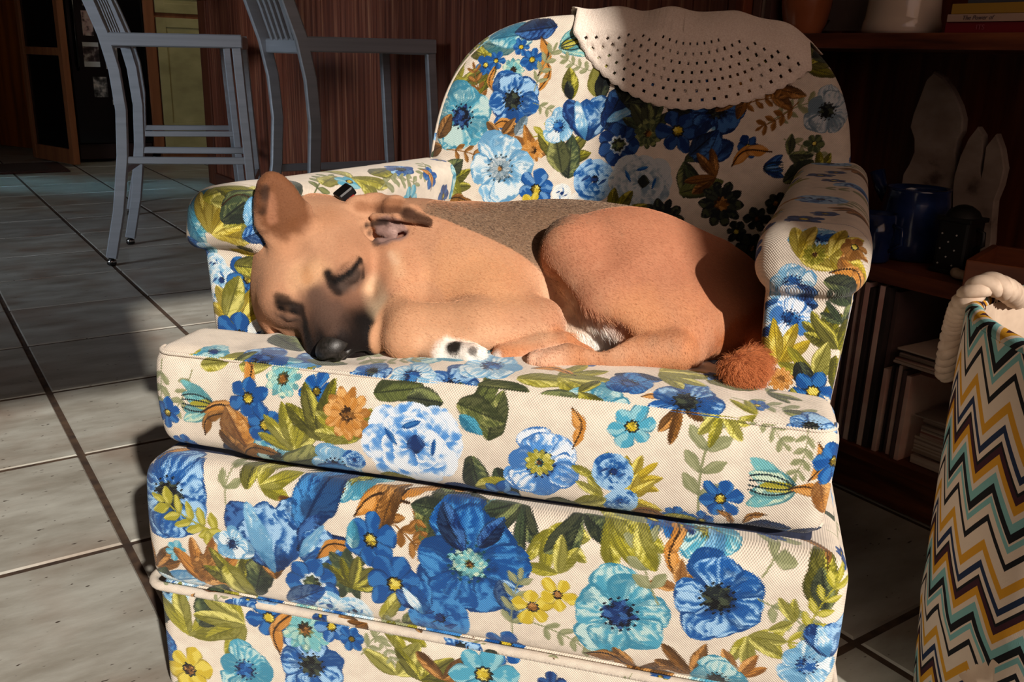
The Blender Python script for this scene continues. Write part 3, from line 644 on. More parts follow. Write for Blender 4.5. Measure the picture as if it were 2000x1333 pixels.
# ------------------------------------------------------------------ the room
M_TILE = None
def tile_material():
    m = mat('glazed_stone_tile', (1, 1, 1), .34, 0, .5)
    tc = N(m, 'ShaderNodeTexCoord'); oi = N(m, 'ShaderNodeObjectInfo')
    ad = N(m, 'ShaderNodeVectorMath', operation='ADD'); sc = N(m, 'ShaderNodeVectorMath', operation='SCALE'); sc.inputs['Scale'].default_value = 19
    cb = N(m, 'ShaderNodeCombineXYZ'); L(m, oi.outputs['Random'], cb.inputs[0]); L(m, oi.outputs['Random'], cb.inputs[1]); L(m, cb.outputs[0], sc.inputs[0])
    L(m, tc.outputs['Object'], ad.inputs[0]); L(m, sc.outputs[0], ad.inputs[1])
    mp = N(m, 'ShaderNodeMapping'); mp.inputs['Scale'].default_value = (5, 13, 5); L(m, ad.outputs[0], mp.inputs[0])
    n1 = N(m, 'ShaderNodeTexNoise'); n1.inputs['Scale'].default_value = 1.0; n1.inputs['Detail'].default_value = 8; n1.inputs['Roughness'].default_value = .62; L(m, mp.outputs[0], n1.inputs[0])
    r1 = ramp(m, n1.outputs['Fac'], [(.25, '888276'), (.44, 'a09d93'), (.58, 'b1b0a7'), (.74, 'bfbfb6')])
    n2 = N(m, 'ShaderNodeTexNoise'); n2.inputs['Scale'].default_value = 4.2; n2.inputs['Detail'].default_value = 3; L(m, ad.outputs[0], n2.inputs[0])
    mr = N(m, 'ShaderNodeMapRange'); mr.inputs[1].default_value = .50; mr.inputs[2].default_value = .85; L(m, n2.outputs['Fac'], mr.inputs[0])
    mx = N(m, 'ShaderNodeMix', data_type='RGBA'); mx.inputs['B'].default_value = (*lin('8a6f5c'), 1); L(m, mr.outputs[0], mx.inputs['Factor']); L(m, r1.outputs[0], mx.inputs['A'])
    # little dark pits
    mp3 = N(m, 'ShaderNodeMapping'); mp3.inputs['Scale'].default_value = (70, 150, 70); L(m, ad.outputs[0], mp3.inputs[0])
    n3 = N(m, 'ShaderNodeTexNoise'); n3.inputs['Scale'].default_value = 1; n3.inputs['Detail'].default_value = 1; L(m, mp3.outputs[0], n3.inputs[0])
    p3 = N(m, 'ShaderNodeMapRange'); p3.inputs[1].default_value = .735; p3.inputs[2].default_value = .79; L(m, n3.outputs['Fac'], p3.inputs[0])
    mx2 = N(m, 'ShaderNodeMix', data_type='RGBA'); mx2.inputs['B'].default_value = (*lin('3a2f28'), 1); L(m, p3.outputs[0], mx2.inputs['Factor']); L(m, mx.outputs['Result'], mx2.inputs['A'])
    L(m, mx2.outputs['Result'], bsdf(m).inputs['Base Color'])
    b = N(m, 'ShaderNodeBump'); b.inputs['Strength'].default_value = .35; b.inputs['Distance'].default_value = .003; L(m, n1.outputs['Fac'], b.inputs['Height']); L(m, b.outputs[0], bsdf(m).inputs['Normal'])
    rr = N(m, 'ShaderNodeMapRange'); rr.inputs[3].default_value = .26; rr.inputs[4].default_value = .50; L(m, n1.outputs['Fac'], rr.inputs[0]); L(m, rr.outputs[0], bsdf(m).inputs['Roughness'])
    return m
M_TILE = tile_material()
M_GROUT = noise_mat('brown_grout', [(.3, '2e2019'), (.7, '54402f')], (30, 30, 30), rough=.9)
def plank_material():
    m = noise_mat('reddish_panel_wood', [(.30, '54281a'), (.48, '733b27'), (.60, '8a5038'), (.72, 'a5704f')], (55, 55, 1.6), 5, .5, .15, dist=.6)
    return m
M_PLANK = plank_material()
M_PAINT = noise_mat('cream_paint', [(.3, 'b9a68c'), (.7, 'c8b59a')], (2, 2, 2), rough=.8)
M_CEIL = noise_mat('ceiling_paint', [(.3, 'b8ad9c'), (.7, 'c5baa8')], (2, 2, 2), rough=.85)
M_WOOD = noise_mat('dark_shelf_wood', [(.3, '3a170b'), (.5, '5c2a15'), (.72, '7a3f22')], (3, 3, 34), 5, .42, .08)
M_WOODH = noise_mat('dark_shelf_wood_long_grain', [(.3, '3f190c'), (.5, '64301a'), (.72, '824727')], (6, 6, 60), 5, .42, .08)

def make_floor():
    fl = struct(MB().rbox(-4.6, 4.2, -9.2, 1.35, -.06, -.004).build('floor', M_GROUT))
    P = .4045; me = {}
    def tile_mesh(k):
        bm = bmesh.new(); w = P - .011
        bmesh.ops.create_cube(bm, size=1)
        for v in bm.verts: v.co = Vector((v.co.x * w, v.co.y * w, v.co.z * .012))
        bmesh.ops.bevel(bm, geom=[e for e in bm.edges if all(v.co.z > 0 for v in e.verts)], offset=.0035, segments=1, affect='EDGES')
        t_ = bpy.data.meshes.new('tile'); bm.to_mesh(t_); bm.free(); t_.materials.append(M_TILE); return t_
    base = tile_mesh(0)
    rest = MB(); rng = random.Random(3)
    for i in range(-12, 10):
        for j in range(-4, 20):
            n, t = .235 + P * (i + .5), -1.437 - P * (j + .5)
            seen = -4.0 < n < 1.6 and t < .4 and t > -7.3
            c = nt(n, t, -.0075 + rng.uniform(-.0007, .0007))
            # only what the photograph could show is built tile by tile
            d = c - Vector((0, 0, .78)); az = math.degrees(math.atan2(d.x, d.y))
            near = seen and -40 < az < 40 and d.y > .25
            if near:
                o = bpy.data.objects.new('tile', base); o.location = c
                o.rotation_euler = (rng.uniform(-.0015, .0015), rng.uniform(-.0015, .0015), math.atan2(NV.y, NV.x) + (PI if rng.random() < .5 else 0))
                link(o, fl)
            elif t < 1.3 - P / 2:
                rest.box(c, (P - .011, P - .011, .012), (NV, TV, Vector((0, 0, 1))))
    r = rest.build('tile', M_TILE, fl); r['kind'] = 'stuff'
make_floor()

def make_walls():
    # the panelled back of the breakfast counter
    wb = struct(MB().rbox(1.635, 1.70, -5.6, -1.342, 0, 1.045).build('wall_counter', M_WOOD))
    t = -5.6; rng = random.Random(5); k = 0
    while t < -1.36:
        w = rng.choice((.075, .09, .11, .13)); w = min(w, -1.342 - t)
        MB().rbox(1.62 - rng.uniform(0, .0025), 1.636, t + .0015, t + w - .0015, .075, 1.045, .0025).build('plank', M_PLANK, wb); t += w
    bb = struct(MB().rbox(1.608, 1.64, -5.6, -1.342, 0, .075, .004).build('baseboard_counter', M_WOOD))
    tr = struct(MB().rbox(1.606, 1.72, -5.64, -5.50, 0, 1.045, .006).build('trim_1', noise_mat('corner_post_wood', [(.3, '45200f'), (.7, '6e371e')], (40, 40, 1.5), 4, .5, .1)))
    ct = MB().rbox(1.60, 2.25, -5.68, -1.345, 1.046, 1.085, .008).build('countertop', M_WOODH)
    tag(ct, 'long wooden countertop over the panelled counter front', 'countertop')
    struct(MB().rbox(1.70, 2.20, -5.6, -5.58, 0, 1.045).build('wall_counter_end', M_WOOD))
    # outer shell
    struct(MB().rbox(1.78, 1.88, -1.31, 1.3, 0, 2.6).build('wall_right', M_PAINT))
    struct(MB().rbox(1.78, 4.2, -1.340, -1.31, 0, 2.6).build('wall_right_return', M_PAINT))
    struct(MB().rbox(4.2, 4.3, -9.2, -1.31, 0, 2.6).build('wall_kitchen', M_PAINT))
    struct(MB().rbox(-4.7, -4.6, -9.2, 1.35, 0, 2.6).build('wall_left', M_PAINT))
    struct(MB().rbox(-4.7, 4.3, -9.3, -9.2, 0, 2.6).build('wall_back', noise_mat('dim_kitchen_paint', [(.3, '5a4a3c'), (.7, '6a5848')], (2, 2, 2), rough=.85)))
    struct(MB().rbox(-4.7, 4.3, -9.3, 1.4, 2.6, 2.7).build('ceiling', M_CEIL))
    # window wall behind the camera, one wide opening partly covered by two added slabs
    T = 1.3
    A = Vector((math.cos(SUN_AZ), -math.sin(SUN_AZ), 0)); B = A.cross(SUN_DIR); B = B if B.z > 0 else -B
    def sp(a, b):
        p = A * a + B * b; k = (T - p.dot(TV)) / SUN_DIR.dot(TV); q = p + SUN_DIR * k; return q.dot(NV), q.z
    n0, n1, z0, z1 = -1.75, .98, sp(0, .12)[1], sp(.3, 1.44)[1]
    x1, x2 = sp(.15, 1)[0], sp(.68, 1)[0]
    MBW = MB().rbox(-4.7, n0, T, T + .12, 0, 2.6).rbox(n1, 1.88, T, T + .12, 0, 2.6).rbox(n0, n1, T, T + .12, 0, z0).rbox(n0, n1, T, T + .12, z1, 2.6)
    wf = struct(MBW.build('wall_window', M_PAINT))
    mw = mat('white_window_frame', 'd8d4cc', .5)
    wn = struct(MB().rbox(n0, n0 + .04, T, T + .08, z0, z1).rbox(n1 - .04, n1, T, T + .08, z0, z1).rbox(n0, n1, T, T + .08, z0, z0 + .03).rbox(n0, n1, T, T + .08, z1 - .02, z1).build('window_1', mw))
    MB().rbox(n0 + .04, x1, T + .07, T + .085, sp(0, 1.06)[1], z1).build('sun_stop', M_PAINT, wn)  # unseen slab added to keep the sun off the far floor
    # unseen slab added here, its edge cut to shade the chair's right back
    q = [sp(*c) for c in ((.80, 1.44), (.745, 1.15), (.665, 1.01), (.617, .93), (.612, .868), (1.6, .862), (1.6, 1.44))]; q[0] = (q[0][0], z1); q[6] = (n1 - .04, z1); q[5] = (n1 - .04, q[5][1])
    V = [tuple(nt(a, T + .07 + d, b)) for d in (0, .012) for a, b in q]
    meshobj('sun_mask', V, [tuple(range(7)), tuple(range(13, 6, -1))] + [(i, i + 7, (i + 1) % 7 + 7, (i + 1) % 7) for i in range(7)], M_PAINT, wn)
make_walls()

# ------------------------------------------------------------------ the floral armchair
CH_O = Vector((-0.04192, 0.84692, 0)); CH_R = math.radians(-14)
chair = empty('armchair', CH_O, CH_R)
tag(chair, 'blue and olive floral upholstered armchair on which the tan dog sleeps', 'armchair')

def filler(items, u0, v0, w, h, seed, gap=.045):
    rng = random.Random(seed); pts = [(i[1], i[2], i[3]) for i in items]; out = []
    kinds = [('A', .045, 'p=blue e=black'), ('A', .045, 'p=teal e=navy'), ('S', .022, 'p=royal'), ('V', .032, 'p=lime'), ('L', .028, 'p=olive'), ('G', .036, ''), ('L', .028, 'p=dark'), ('K', .026, 'p=ochre'), ('R', .03, 'p=blue'), ('S', .018, 'p=navy'), ('V', .03, 'p=brown'), ('G', .03, '')]
    for _ in range(1400):
        k, R, o = rng.choice(kinds); u, v = u0 + rng.random() * w, v0 + rng.random() * h
        if all((u - a) ** 2 + (v - b) ** 2 > (.75 * (R + min(r, .05)) + .012) ** 2 for a, b, r in pts):
            pts.append((u, v, R)); out.append((k, u, v, R * rng.uniform(.85, 1.1), rng.randrange(360), o))
    return out
def cloth_material(name, u0, v0, w, h, items, seed, top=None, cut=0.0):
    C = Cloth(name, u0, v0, w, h)
    paint(C, filler(items + (top or []), u0, v0, w, h, seed))
    if top:                                          # the top of the cushion is cut from another piece of the cloth
        row = int((cut - v0) * PPM); keep = C.a[:row].copy(); paint(C, top); up = C.a[row:].copy(); C.a[:row] = keep
        paint(C, items); C.a[row:] = up
    else: paint(C, items)
    H_, W_ = C.a.shape[:2]
    img = bpy.data.images.new(name, W_, H_, alpha=False); buf = np.ones((H_, W_, 4), np.float32); buf[..., :3] = np.clip(C.a, 0, 1)
    img.pixels.foreach_set(buf.ravel()); img.pack()
    m = mat(name, (1, 1, 1), .92, 0, .15)
    uv = N(m, 'ShaderNodeUVMap', uv_map='UVMap')
    mp = N(m, 'ShaderNodeMapping'); mp.inputs['Location'].default_value = (-u0 / w, -v0 / h, 0); mp.inputs['Scale'].default_value = (1 / w, 1 / h, 1)
    L(m, uv.outputs[0], mp.inputs[0])
    # the coarse weave: warp and weft threads over and under each other; print steps from thread to thread
    sx = N(m, 'ShaderNodeSeparateXYZ'); L(m, uv.outputs[0], sx.inputs[0])
    nzn = N(m, 'ShaderNodeTexNoise'); nzn.inputs['Scale'].default_value = 260; nzn.inputs['Detail'].default_value = 2; L(m, uv.outputs[0], nzn.inputs['Vector'])
    def th(out, f):
        a = N(m, 'ShaderNodeMath', operation='MULTIPLY'); a.inputs[1].default_value = f; L(m, out, a.inputs[0])
        w_ = N(m, 'ShaderNodeMath', operation='MULTIPLY_ADD'); w_.inputs[1].default_value = 1.0; L(m, nzn.outputs['Fac'], w_.inputs[0]); L(m, a.outputs[0], w_.inputs[2])
        s_ = N(m, 'ShaderNodeMath', operation='SINE'); L(m, w_.outputs[0], s_.inputs[0]); return s_.outputs[0]
    fu = fv = TAU / .0028
    pr = N(m, 'ShaderNodeMath', operation='MULTIPLY'); L(m, th(sx.outputs[0], fu), pr.inputs[0]); L(m, th(sx.outputs[1], fv), pr.inputs[1])
    # thread-by-thread dither of the print
    jit = N(m, 'ShaderNodeVectorMath', operation='SCALE'); cj = N(m, 'ShaderNodeCombineXYZ'); L(m, pr.outputs[0], cj.inputs[0]); L(m, pr.outputs[0], cj.inputs[1])
    L(m, cj.outputs[0], jit.inputs[0]); jit.inputs['Scale'].default_value = .0008
    aj = N(m, 'ShaderNodeVectorMath', operation='ADD'); L(m, mp.outputs[0], aj.inputs[0]); L(m, jit.outputs[0], aj.inputs[1])
    im = N(m, 'ShaderNodeTexImage'); im.image = img; im.extension = 'REPEAT'; L(m, aj.outputs[0], im.inputs[0])
    mr = N(m, 'ShaderNodeMapRange'); mr.inputs[1].default_value = -1; mr.inputs[2].default_value = 1; mr.inputs[3].default_value = .80; mr.inputs[4].default_value = 1.06
    L(m, pr.outputs[0], mr.inputs[0])
    mx = N(m, 'ShaderNodeVectorMath', operation='SCALE'); L(m, im.outputs[0], mx.inputs[0]); L(m, mr.outputs[0], mx.inputs['Scale'])
    L(m, mx.outputs[0], bsdf(m).inputs['Base Color'])
    hb = N(m, 'ShaderNodeMath', operation='ADD'); L(m, pr.outputs[0], hb.inputs[0]); L(m, nzn.outputs['Fac'], hb.inputs[1])
    b = N(m, 'ShaderNodeBump'); b.inputs['Strength'].default_value = .42; b.inputs['Distance'].default_value = .0009; L(m, hb.outputs[0], b.inputs['Height']); L(m, b.outputs[0], bsdf(m).inputs['Normal'])
    bsdf(m).inputs['Sheen Weight'].default_value = .15
    return m
M_CU = cloth_material('floral_linen_cushion', -.55, .33, 1.1, .80, PR_CU, 1, PR_CT, .4685)
M_BA = cloth_material('floral_linen_base', -.75, .0, 1.5, .46, PR_BA, 2)
M_BK = cloth_material('floral_linen_back', -.50, .40, 1.06, .72, PR_BK, 3)
M_AL = cloth_material('floral_linen_left_arm', -.50, .28, .92, .95, PR_AL, 4)
M_AR = cloth_material('floral_linen_right_arm', .16, .28, .36, .95, PR_AR, 5)

def soft(name, fld, m, uvf, parent=chair, it=3):
    V, F = fld.mesh(); V = relax(V, F, it)
    o = meshobj(name, V, F, m, parent, True); setuv(o, uvf(V)); return o
def crown(x, y):                                    # how the cushion top swells
    return .010 * (1 - np.clip(np.abs(x) / .36, 0, 1) ** 2.4) * np.clip((y + .01) / .09, 0, 1) ** .7
def cushion():
    f = Field((-.39, -.04, .32), (.39, .64, .52), .0042)
    def fn(X, Y, Z):
        xx = X + .004
        top = np.clip((Z - .36) / .11, 0, 1)
        Zw = Z - (crown(X, Y) - .018 * np.exp(-(((X + .16) / .10) ** 2 + ((Y - .055) / .055) ** 2)) - .020 * np.exp(-(((X - .02) / .26) ** 2 + ((Y - .26) / .13) ** 2)) - .06 * np.clip(Y - .10, 0, 1)) * top
        tilt = .004 * np.sin(X * 9 + 1) * top + .0025 * np.sin(X * 23)
        Yw = Y + .010 * (1 - ((Z - .41) / .06) ** 2) * np.clip((.05 - Y) / .05, 0, 1) + tilt * .5
        zc, hz = .4115, .0585
        a = rbox3(xx, Yw - .045, Zw - zc, .360 - .006 * (1 - top), .047, hz, .020)
        b = rbox3(X, Yw - .31, Zw - zc, .266, .31, hz, .022)
        h = np.clip(.5 + .5 * (a - b) / .02, 0, 1)
        return a * (1 - h) + b * h - .02 * h * (1 - h)
    f.add(fn, (-.38, -.03, .33), (.38, .63, .51))
    return soft('seat_cushion', f, M_CU, lambda V: np.stack([V[:, 0] + np.sign(V[:, 0]) * np.maximum(V[:, 1] - .02, 0) * (np.abs(V[:, 0]) > .352), V[:, 2] + np.maximum(V[:, 1], 0)], 1))
seat = cushion()
def seam(name, pts, r, m, parent): return MB().tube(pts, r, 8).build(name, m, parent, True)
def wrap_line(z, hw, y0, rr, depth=.05):            # a line round the front of a box
    p = [(-hw, y0 + depth, z)]
    for k in range(7): a = PI + k * PI / 12; p.append((-hw + rr + rr * math.cos(a), y0 + rr + rr * math.sin(a), z))
    n = 24
    for k in range(1, n): p.append((-hw + rr + (2 * hw - 2 * rr) * k / n, y0, z))
    for k in range(7): a = 1.5 * PI + k * PI / 12; p.append((hw - rr + rr * math.cos(a), y0 + rr + rr * math.sin(a), z))
    return p + [(hw, y0 + depth, z)]
def base():
    f = Field((-.42, -.04, .15), (.41, .66, .37), .0045)
    def fn(X, Y, Z):
        Yw = Y + .007 * (1 - ((Z - .25) / .083) ** 2) * (Y < .1)
        return rbox3(X + .004, Yw - .310, Z - .2515, .386, .315, .082, .026)
    f.add(fn, (-.40, -.02, .16), (.39, .64, .36))
    uvb = lambda V: np.stack([V[:, 0] + np.sign(V[:, 0]) * np.maximum(V[:, 1] - .02, 0), V[:, 2] + np.where(V[:, 2] > .326, np.maximum(V[:, 1] - .02, 0), 0)], 1)
    soft('front_rail', f, M_BA, uvb)
    md_ = noise_mat('navy_deck_cloth', [(.3, '141a2c'), (.7, '202840')], (200, 200, 200), 2, .9)
    MB().box((-.004, .325, .338), (.70, .58, .030), None, .006).build('seat_deck', md_, chair)
    g = Field((-.42, -.03, .0), (.41, .66, .19), .006)
    g.add(lambda X, Y, Z: rbox3(X + .003, Y - .312, Z - .0925, .384, .312, .0815, .018), (-.40, 0, .01), (.39, .63, .18))
    soft('skirt', g, M_BA, uvb)
    w = seam('welt', [(x - .004, y, z) for x, y, z in wrap_line(.171, .391, -.005, .022, .30)], .0055, M_BA, chair)
    v = np.array([q.co[:] for q in w.data.vertices]); setuv(w, np.stack([v[:, 0] * 1.9 + .3, v[:, 1] * 2 + .30 + v[:, 2]], 1))
base()
def arms():
    def half(s):
        x0 = -.3175 if s < 0 else .3165
        f = Field((x0 - .10, .06, .26), (x0 + .20, .72, .69), .0042)
        def post(X, Y, Z):
            x = X - .10 * np.maximum(Y - .1, 0) - x0 + (.006 if s < 0 else 0) - s * .006 * (Z - .5) * 3
            hw = (.044 if s < 0 else .043) - .006 * np.clip((.56 - Z) / .12, 0, 1)
            return rbox3(x, Y - .406, Z - .43, hw, .291, .14, .012)
        f.add(post, (x0 - .07, .09, .28), (x0 + .14, .70, .58))
        def roll(X, Y, Z):
            yy = np.maximum(Y - .1, 0)
            x = X - .10 * yy - x0 + (.006 if s < 0 else 0); z = Z - (.5965 + (-.03 if s < 0 else .02) * yy)
            x = x - (.16 * z if s < 0 else 0)                # the left cap leans outwards
            z = z + (.010 * (x / .055) ** 2 if s < 0 else 0)
            puff = .004 * np.sin(np.clip((Y - .1) / .12, 0, 1) * PI)
            return rbox3(x, Y - .395, z, .054 + puff * .5, .303, .0365 + puff * .4, .0315 if s > 0 else .024)
        f.add(roll, (x0 - .09, .08, .54), (x0 + .15, .71, .66), .003)
        def uva(V):
            yy = np.maximum(V[:, 1] - .1, 0); xl = V[:, 0] - .1 * yy - x0
            side = (np.abs(xl) > .028) & (V[:, 2] <= .556) & (V[:, 1] > .124)
            roll_ = (V[:, 2] > .556) & (V[:, 1] > .122)
            xi = -s * xl                                     # towards the seat
            zc = .5965 + (-.03 if s < 0 else .02) * yy
            uo = -.27 if s < 0 else .22
            U0 = np.stack([V[:, 0] - .1 * yy, V[:, 2] + yy], 1)
            U1 = np.stack([uo + yy, V[:, 2]], 1)
            U2 = np.stack([uo + yy, .5965 + (V[:, 2] - zc) + np.clip(.050 - xi, 0, .2)], 1)
            return np.where(roll_[:, None], U2, np.where(side[:, None], U1, U0))
        o = soft('arm', f, M_AL if s < 0 else M_AR, uva, it=2)
        return o
    half(-1); half(1)
arms()
BK_C, BK_HW, BK_P = .061, .341, 3.7
def back_front(x, z):                               # the face of the back rest
    u = np.clip(np.abs(x - BK_C) / BK_HW, 0, 1); 
    return .600 + .26 * (z - .45) - .030 * (1 - u ** 2.2) * np.clip((.93 - z) / .25, 0, 1)
def back_out(x, z):                                 # outline, <0 inside
    dz = z - .50; up = .352; dn = .40
    q = np.where(dz > 0, dz / up, dz / dn * .6)
    xx = (x - BK_C + np.where(x < BK_C, .012 * np.clip((.6 - z) / .2, 0, 1), 0)) / np.where(x < BK_C, BK_HW - .006, BK_HW)
    g = (np.abs(xx) ** BK_P + np.abs(q) ** BK_P) ** (1 / BK_P)
    return (g - 1) * .30
def backrest():
    f = Field((-.36, .52, .36), (.46, .92, .90), .005)
    def fn(X, Y, Z):
        r = .022
        yf = back_front(X, Z)
        half = .062
        q1 = np.broadcast_to(back_out(X, Z) + r, np.broadcast(X, Y, Z).shape); q2 = np.abs(Y - (yf + half)) - half + r
        return np.sqrt(np.maximum(q1, 0) ** 2 + np.maximum(q2, 0) ** 2) + np.minimum(np.maximum(q1, q2), 0) - r
    f.add(fn, (-.33, .53, .37), (.44, .90, .89))
    o = soft('backrest', f, M_BK, lambda V: np.stack([V[:, 0], V[:, 2] + np.maximum(V[:, 1] - (back_front(V[:, 0], V[:, 2]) + .02), 0) * .8], 1))
    pts = []
    for k in range(71):
        a = -.30 + (PI + .6) * k / 70; c, s_ = math.cos(a), math.sin(a)
        e = 2 / BK_P
        x = BK_C + (BK_HW - .012) * math.copysign(abs(c) ** e, c); z = .50 + (.340 if s_ > 0 else .5) * math.copysign(abs(s_) ** e, s_)
        pts.append((x, float(back_front(x, z)) + .010, z))
    w = MB().tube(pts, .0042, 8).build('welt', M_BK, chair, True)
    v = np.array([q.co[:] for q in w.data.vertices]); setuv(w, np.stack([v[:, 0] * 1.8 + .1, v[:, 2] * 1.8 + v[:, 1]], 1))
backrest()
# stitched seams along the front edges of the cushion
def cushion_seams():
    for z, y0 in ((.4635, .0005), (.3615, .004)):
        p = [(x - .004, y, z + (.4 * crown(np.float64(x), np.float64(.01)) if z > .4 else 0)) for x, y, z in wrap_line(z, .355, y0, .020, .022)]
        w = seam('seam', p, .0024, M_CU, seat)
        v = np.array([q.co[:] for q in w.data.vertices]); setuv(w, np.stack([v[:, 0], v[:, 2] + .003], 1))
cushion_seams()

# ------------------------------------------------------------------ the sleeping dog (all in the chair's frame)
dog = empty('dog', CH_O + Matrix.Rotation(CH_R, 3, 'Z') @ Vector((.02, .22, .455)), CH_R)
tag(dog, 'tan short-haired dog with a black muzzle, curled up asleep on the floral armchair', 'dog')
DOG_OFF = np.array((.02, .22, .455))
def unit(v): v = np.array(v, float); return v / np.linalg.norm(v)
H_N = np.array((-0.155, 0.022, 0.488)); H_EL = np.array((-0.176, 0.11, 0.541)); H_ER = np.array((-0.231, 0.078, 0.504))
H_M = (H_EL + H_ER) / 2
H_S = unit(H_EL - H_ER); H_F = H_N - H_M; H_F = unit(H_F - H_S * (H_F @ H_S) * .6)
# the face looks forward and a little below the line from the eyes to the nose
H_U = unit(np.cross(H_F, H_S)); H_S = unit(np.cross(H_U, H_F))
_c, _s = math.cos(-.04), math.sin(-.04)
H_F, H_U = unit(H_F * _c + H_U * _s), unit(H_U * _c - H_F * _s)
H_K = H_M - H_F * .050 - H_U * .014
def hp(f, s, u): return H_K + H_F * f + H_S * s + H_U * u
HR = np.array((H_F, H_S, H_U))
def hc(V): d = V - H_K; return d @ H_F, d @ H_S, d @ H_U

def dog_body():
    D = Field((-.345, -.03, .425), (.335, .60, .69), .0027)
    X = (1, 0, 0); Zc = (0, 0, 1)
    # trunk: chest, belly, loin, pelvis
    D.ell((-0.079, 0.275, 0.516), (.150, .150, .076), None, .0)
    D.ell((-0.016, 0.335, 0.523), (.125, .150, .078), None, .03)
    D.ell((0.083, 0.36, 0.526), (.130, .145, .074), None, .04)
    D.ell((0.172, 0.3, 0.508), (.112, .140, .076), None, .03)
    D.ell((0.225, 0.265, 0.489), (.078, .095, .068), None, .03)
    # neck and shoulder
    D.chain([hp(-.055, 0, -.012), (-0.147, 0.225, 0.539), (-0.098, 0.28, 0.528)], [.066, .066, .072], .03)
    D.ell((-0.107, 0.205, 0.531), (.075, .062, .072), None, .035)
    D.ell((-0.064, 0.185, 0.52), (.085, .052, .055), None, .03)
    # near foreleg: upper arm to the elbow, forearm folded back to the wrist, paw tucked under
    D.chain([(-0.091, 0.18, 0.519), (-0.02, 0.15, 0.508), (0.04, 0.128, 0.503)], [.050, .040, .026], .022)
    D.chain([(0.044, 0.124, 0.501), (-0.022, 0.098, 0.498), (-0.092, 0.078, 0.497)], [.025, .029, .026], .012)
    D.chain([(-0.092, 0.078, 0.497), (-0.096, 0.066, 0.486)], [.026, .022], .010)
    D.chain([(-0.087, 0.066, 0.477), (-0.051, 0.062, 0.478), (-0.027, 0.058, 0.48)], [.014, .0125, .0115], .008)
    # toes of the tucked forepaw
    for (x, y, d, r) in ((906, 679, .047, .0085), (920, 682, .044, .0085), (936, 688, .044, .0085), (914, 693, .042, .0075)):
        D.cone((-0.032, 0.058, 0.481), pawpt(x, y, d), .010, r * .92, .003)
    # other foreleg lying flat in front of the belly
    D.chain([(0.087, 0.108, 0.484), (0.054, 0.094, 0.481), (0.017, 0.072, 0.477)], [.0195, .0185, .014], .006)
    # hind leg: thigh, knee, shin, hock, long foot
    TH = unit((-.78, -.20, .35)); TV_ = unit(np.cross(np.cross(TH, (0, -.75, .66)), TH)); TS = np.cross(TH, TV_)
    D.ell((0.151, 0.235, 0.531), (.118, .070, .086), (TH, TV_, TS), .016)
    D.chain([(0.202, 0.27, 0.521), (0.129, 0.24, 0.56), (0.064, 0.205, 0.577)], [.066, .050, .034], .012)
    D.chain([(0.061, 0.196, 0.57), (0.108, 0.158, 0.525), (0.176, 0.12, 0.494)], [.036, .031, .022], .012)
    D.ell((0.183, 0.18, 0.499), (.052, .046, .054), None, .02)
    D.cone((0.138, 0.19, 0.531), (0.203, 0.15, 0.501), .050, .030, .02)
    D.cone((0.192, 0.112, 0.491), (0.206, 0.125, 0.486), .021, .018, .008)
    D.chain([(0.195, 0.104, 0.492), (0.132, 0.086, 0.489), (0.087, 0.07, 0.485)], [.0195, .0170, .0150], .010)
    for (x, y, d) in ((1045, 707, .055), (1052, 701, .062), (1060, 711, .054), (1075, 704, .060)):
        D.cone((0.087, 0.07, 0.485), pawpt(x, y, d), .0135, .0078, .003)
    D.chain([(0.095, 0.165, 0.522), (0.148, 0.118, 0.494)], [.008, .008], .010)
    D.chain([(0.052, 0.17, 0.54), (0.094, 0.13, 0.501), (0.127, 0.1, 0.49)], [.010, .012, .010], .010, True)
    # hollow between shin and belly
    D.ell((0.112, 0.1, 0.5), (.034, .030, .018), None, .010, True)
    D.ell((0.088, 0.19, 0.475), (.070, .040, .032), None, .010)
    # tail round the rump, tip forward
    D.chain([(0.238, 0.34, 0.505), (0.273, 0.285, 0.502), (0.281, 0.2, 0.489), (0.278, 0.125, 0.485), (0.266, 0.082, 0.485), (0.257, 0.066, 0.493)], [.026, .021, .016, .015, .0165, .014], .008)
    # skull
    D.ell(hp(-.026, .006, .004), (.084, .074, .064), HR, .02)
    D.ell(hp(-.070, .008, -.010), (.060, .060, .058), HR, .02)
    for g in (1, -1):
        D.ell(hp(.034, .036 * g, .022), (.040, .032, .026), HR, .018)
        D.ell(hp(.000, .052 * g, -.020), (.060, .036, .046), HR, .02)
    D.ell(hp(.02, .056, -.035), (.055, .032, .042), HR, .02)
    D.cone(hp(.050, 0, -.006), hp(.108, 0, -.008), .043, .031, .022)
    for g in (1, -1):
        D.ell(hp(.098, .024 * g, -.020), (.042, .024, .027), HR, .014)
    D.cone(hp(.045, 0, .014), hp(.128, 0, .012), .020, .0160, .02)
    D.cone(hp(.03, 0, -.034), hp(.104, 0, -.034), .030, .020, .02)
    # furrow of the forehead, stop, mouth line, closed eyes
    D.chain([hp(-.06, 0, .074), hp(.030, 0, .062)], [.006, .008], .018, True)
    for g in (1, -1):
        D.ell(hp(.050, .039 * g, .013), (.018, .020, .015), HR, .008)
        D.chain([hp(.138, .004 * g, -.016), hp(.128, .028 * g, -.030)], [.0030, .0026], .005, True)
        D.chain([hp(.025, .060 * g, .006), hp(.046, .068 * g, -.012), hp(.045, .066 * g, -.03)], [.003, .003, .002], .012, True)
    D.cone(hp(.142, 0, -.004), hp(.140, 0, -.026), .0020, .0020, .004, True)
    # ruff at the jaw, folds of the lids
    D.chain([(-0.133, 0.14, 0.565), (-0.12, 0.128, 0.537), (-0.119, 0.095, 0.511)], [.012, .016, .015], .024)
    VW = unit((.37, -.91, .17))                      # towards the room
    # dog's left ear, laid back with its hollow towards us
    def sf(p, o): return np.array(p) + VW * o
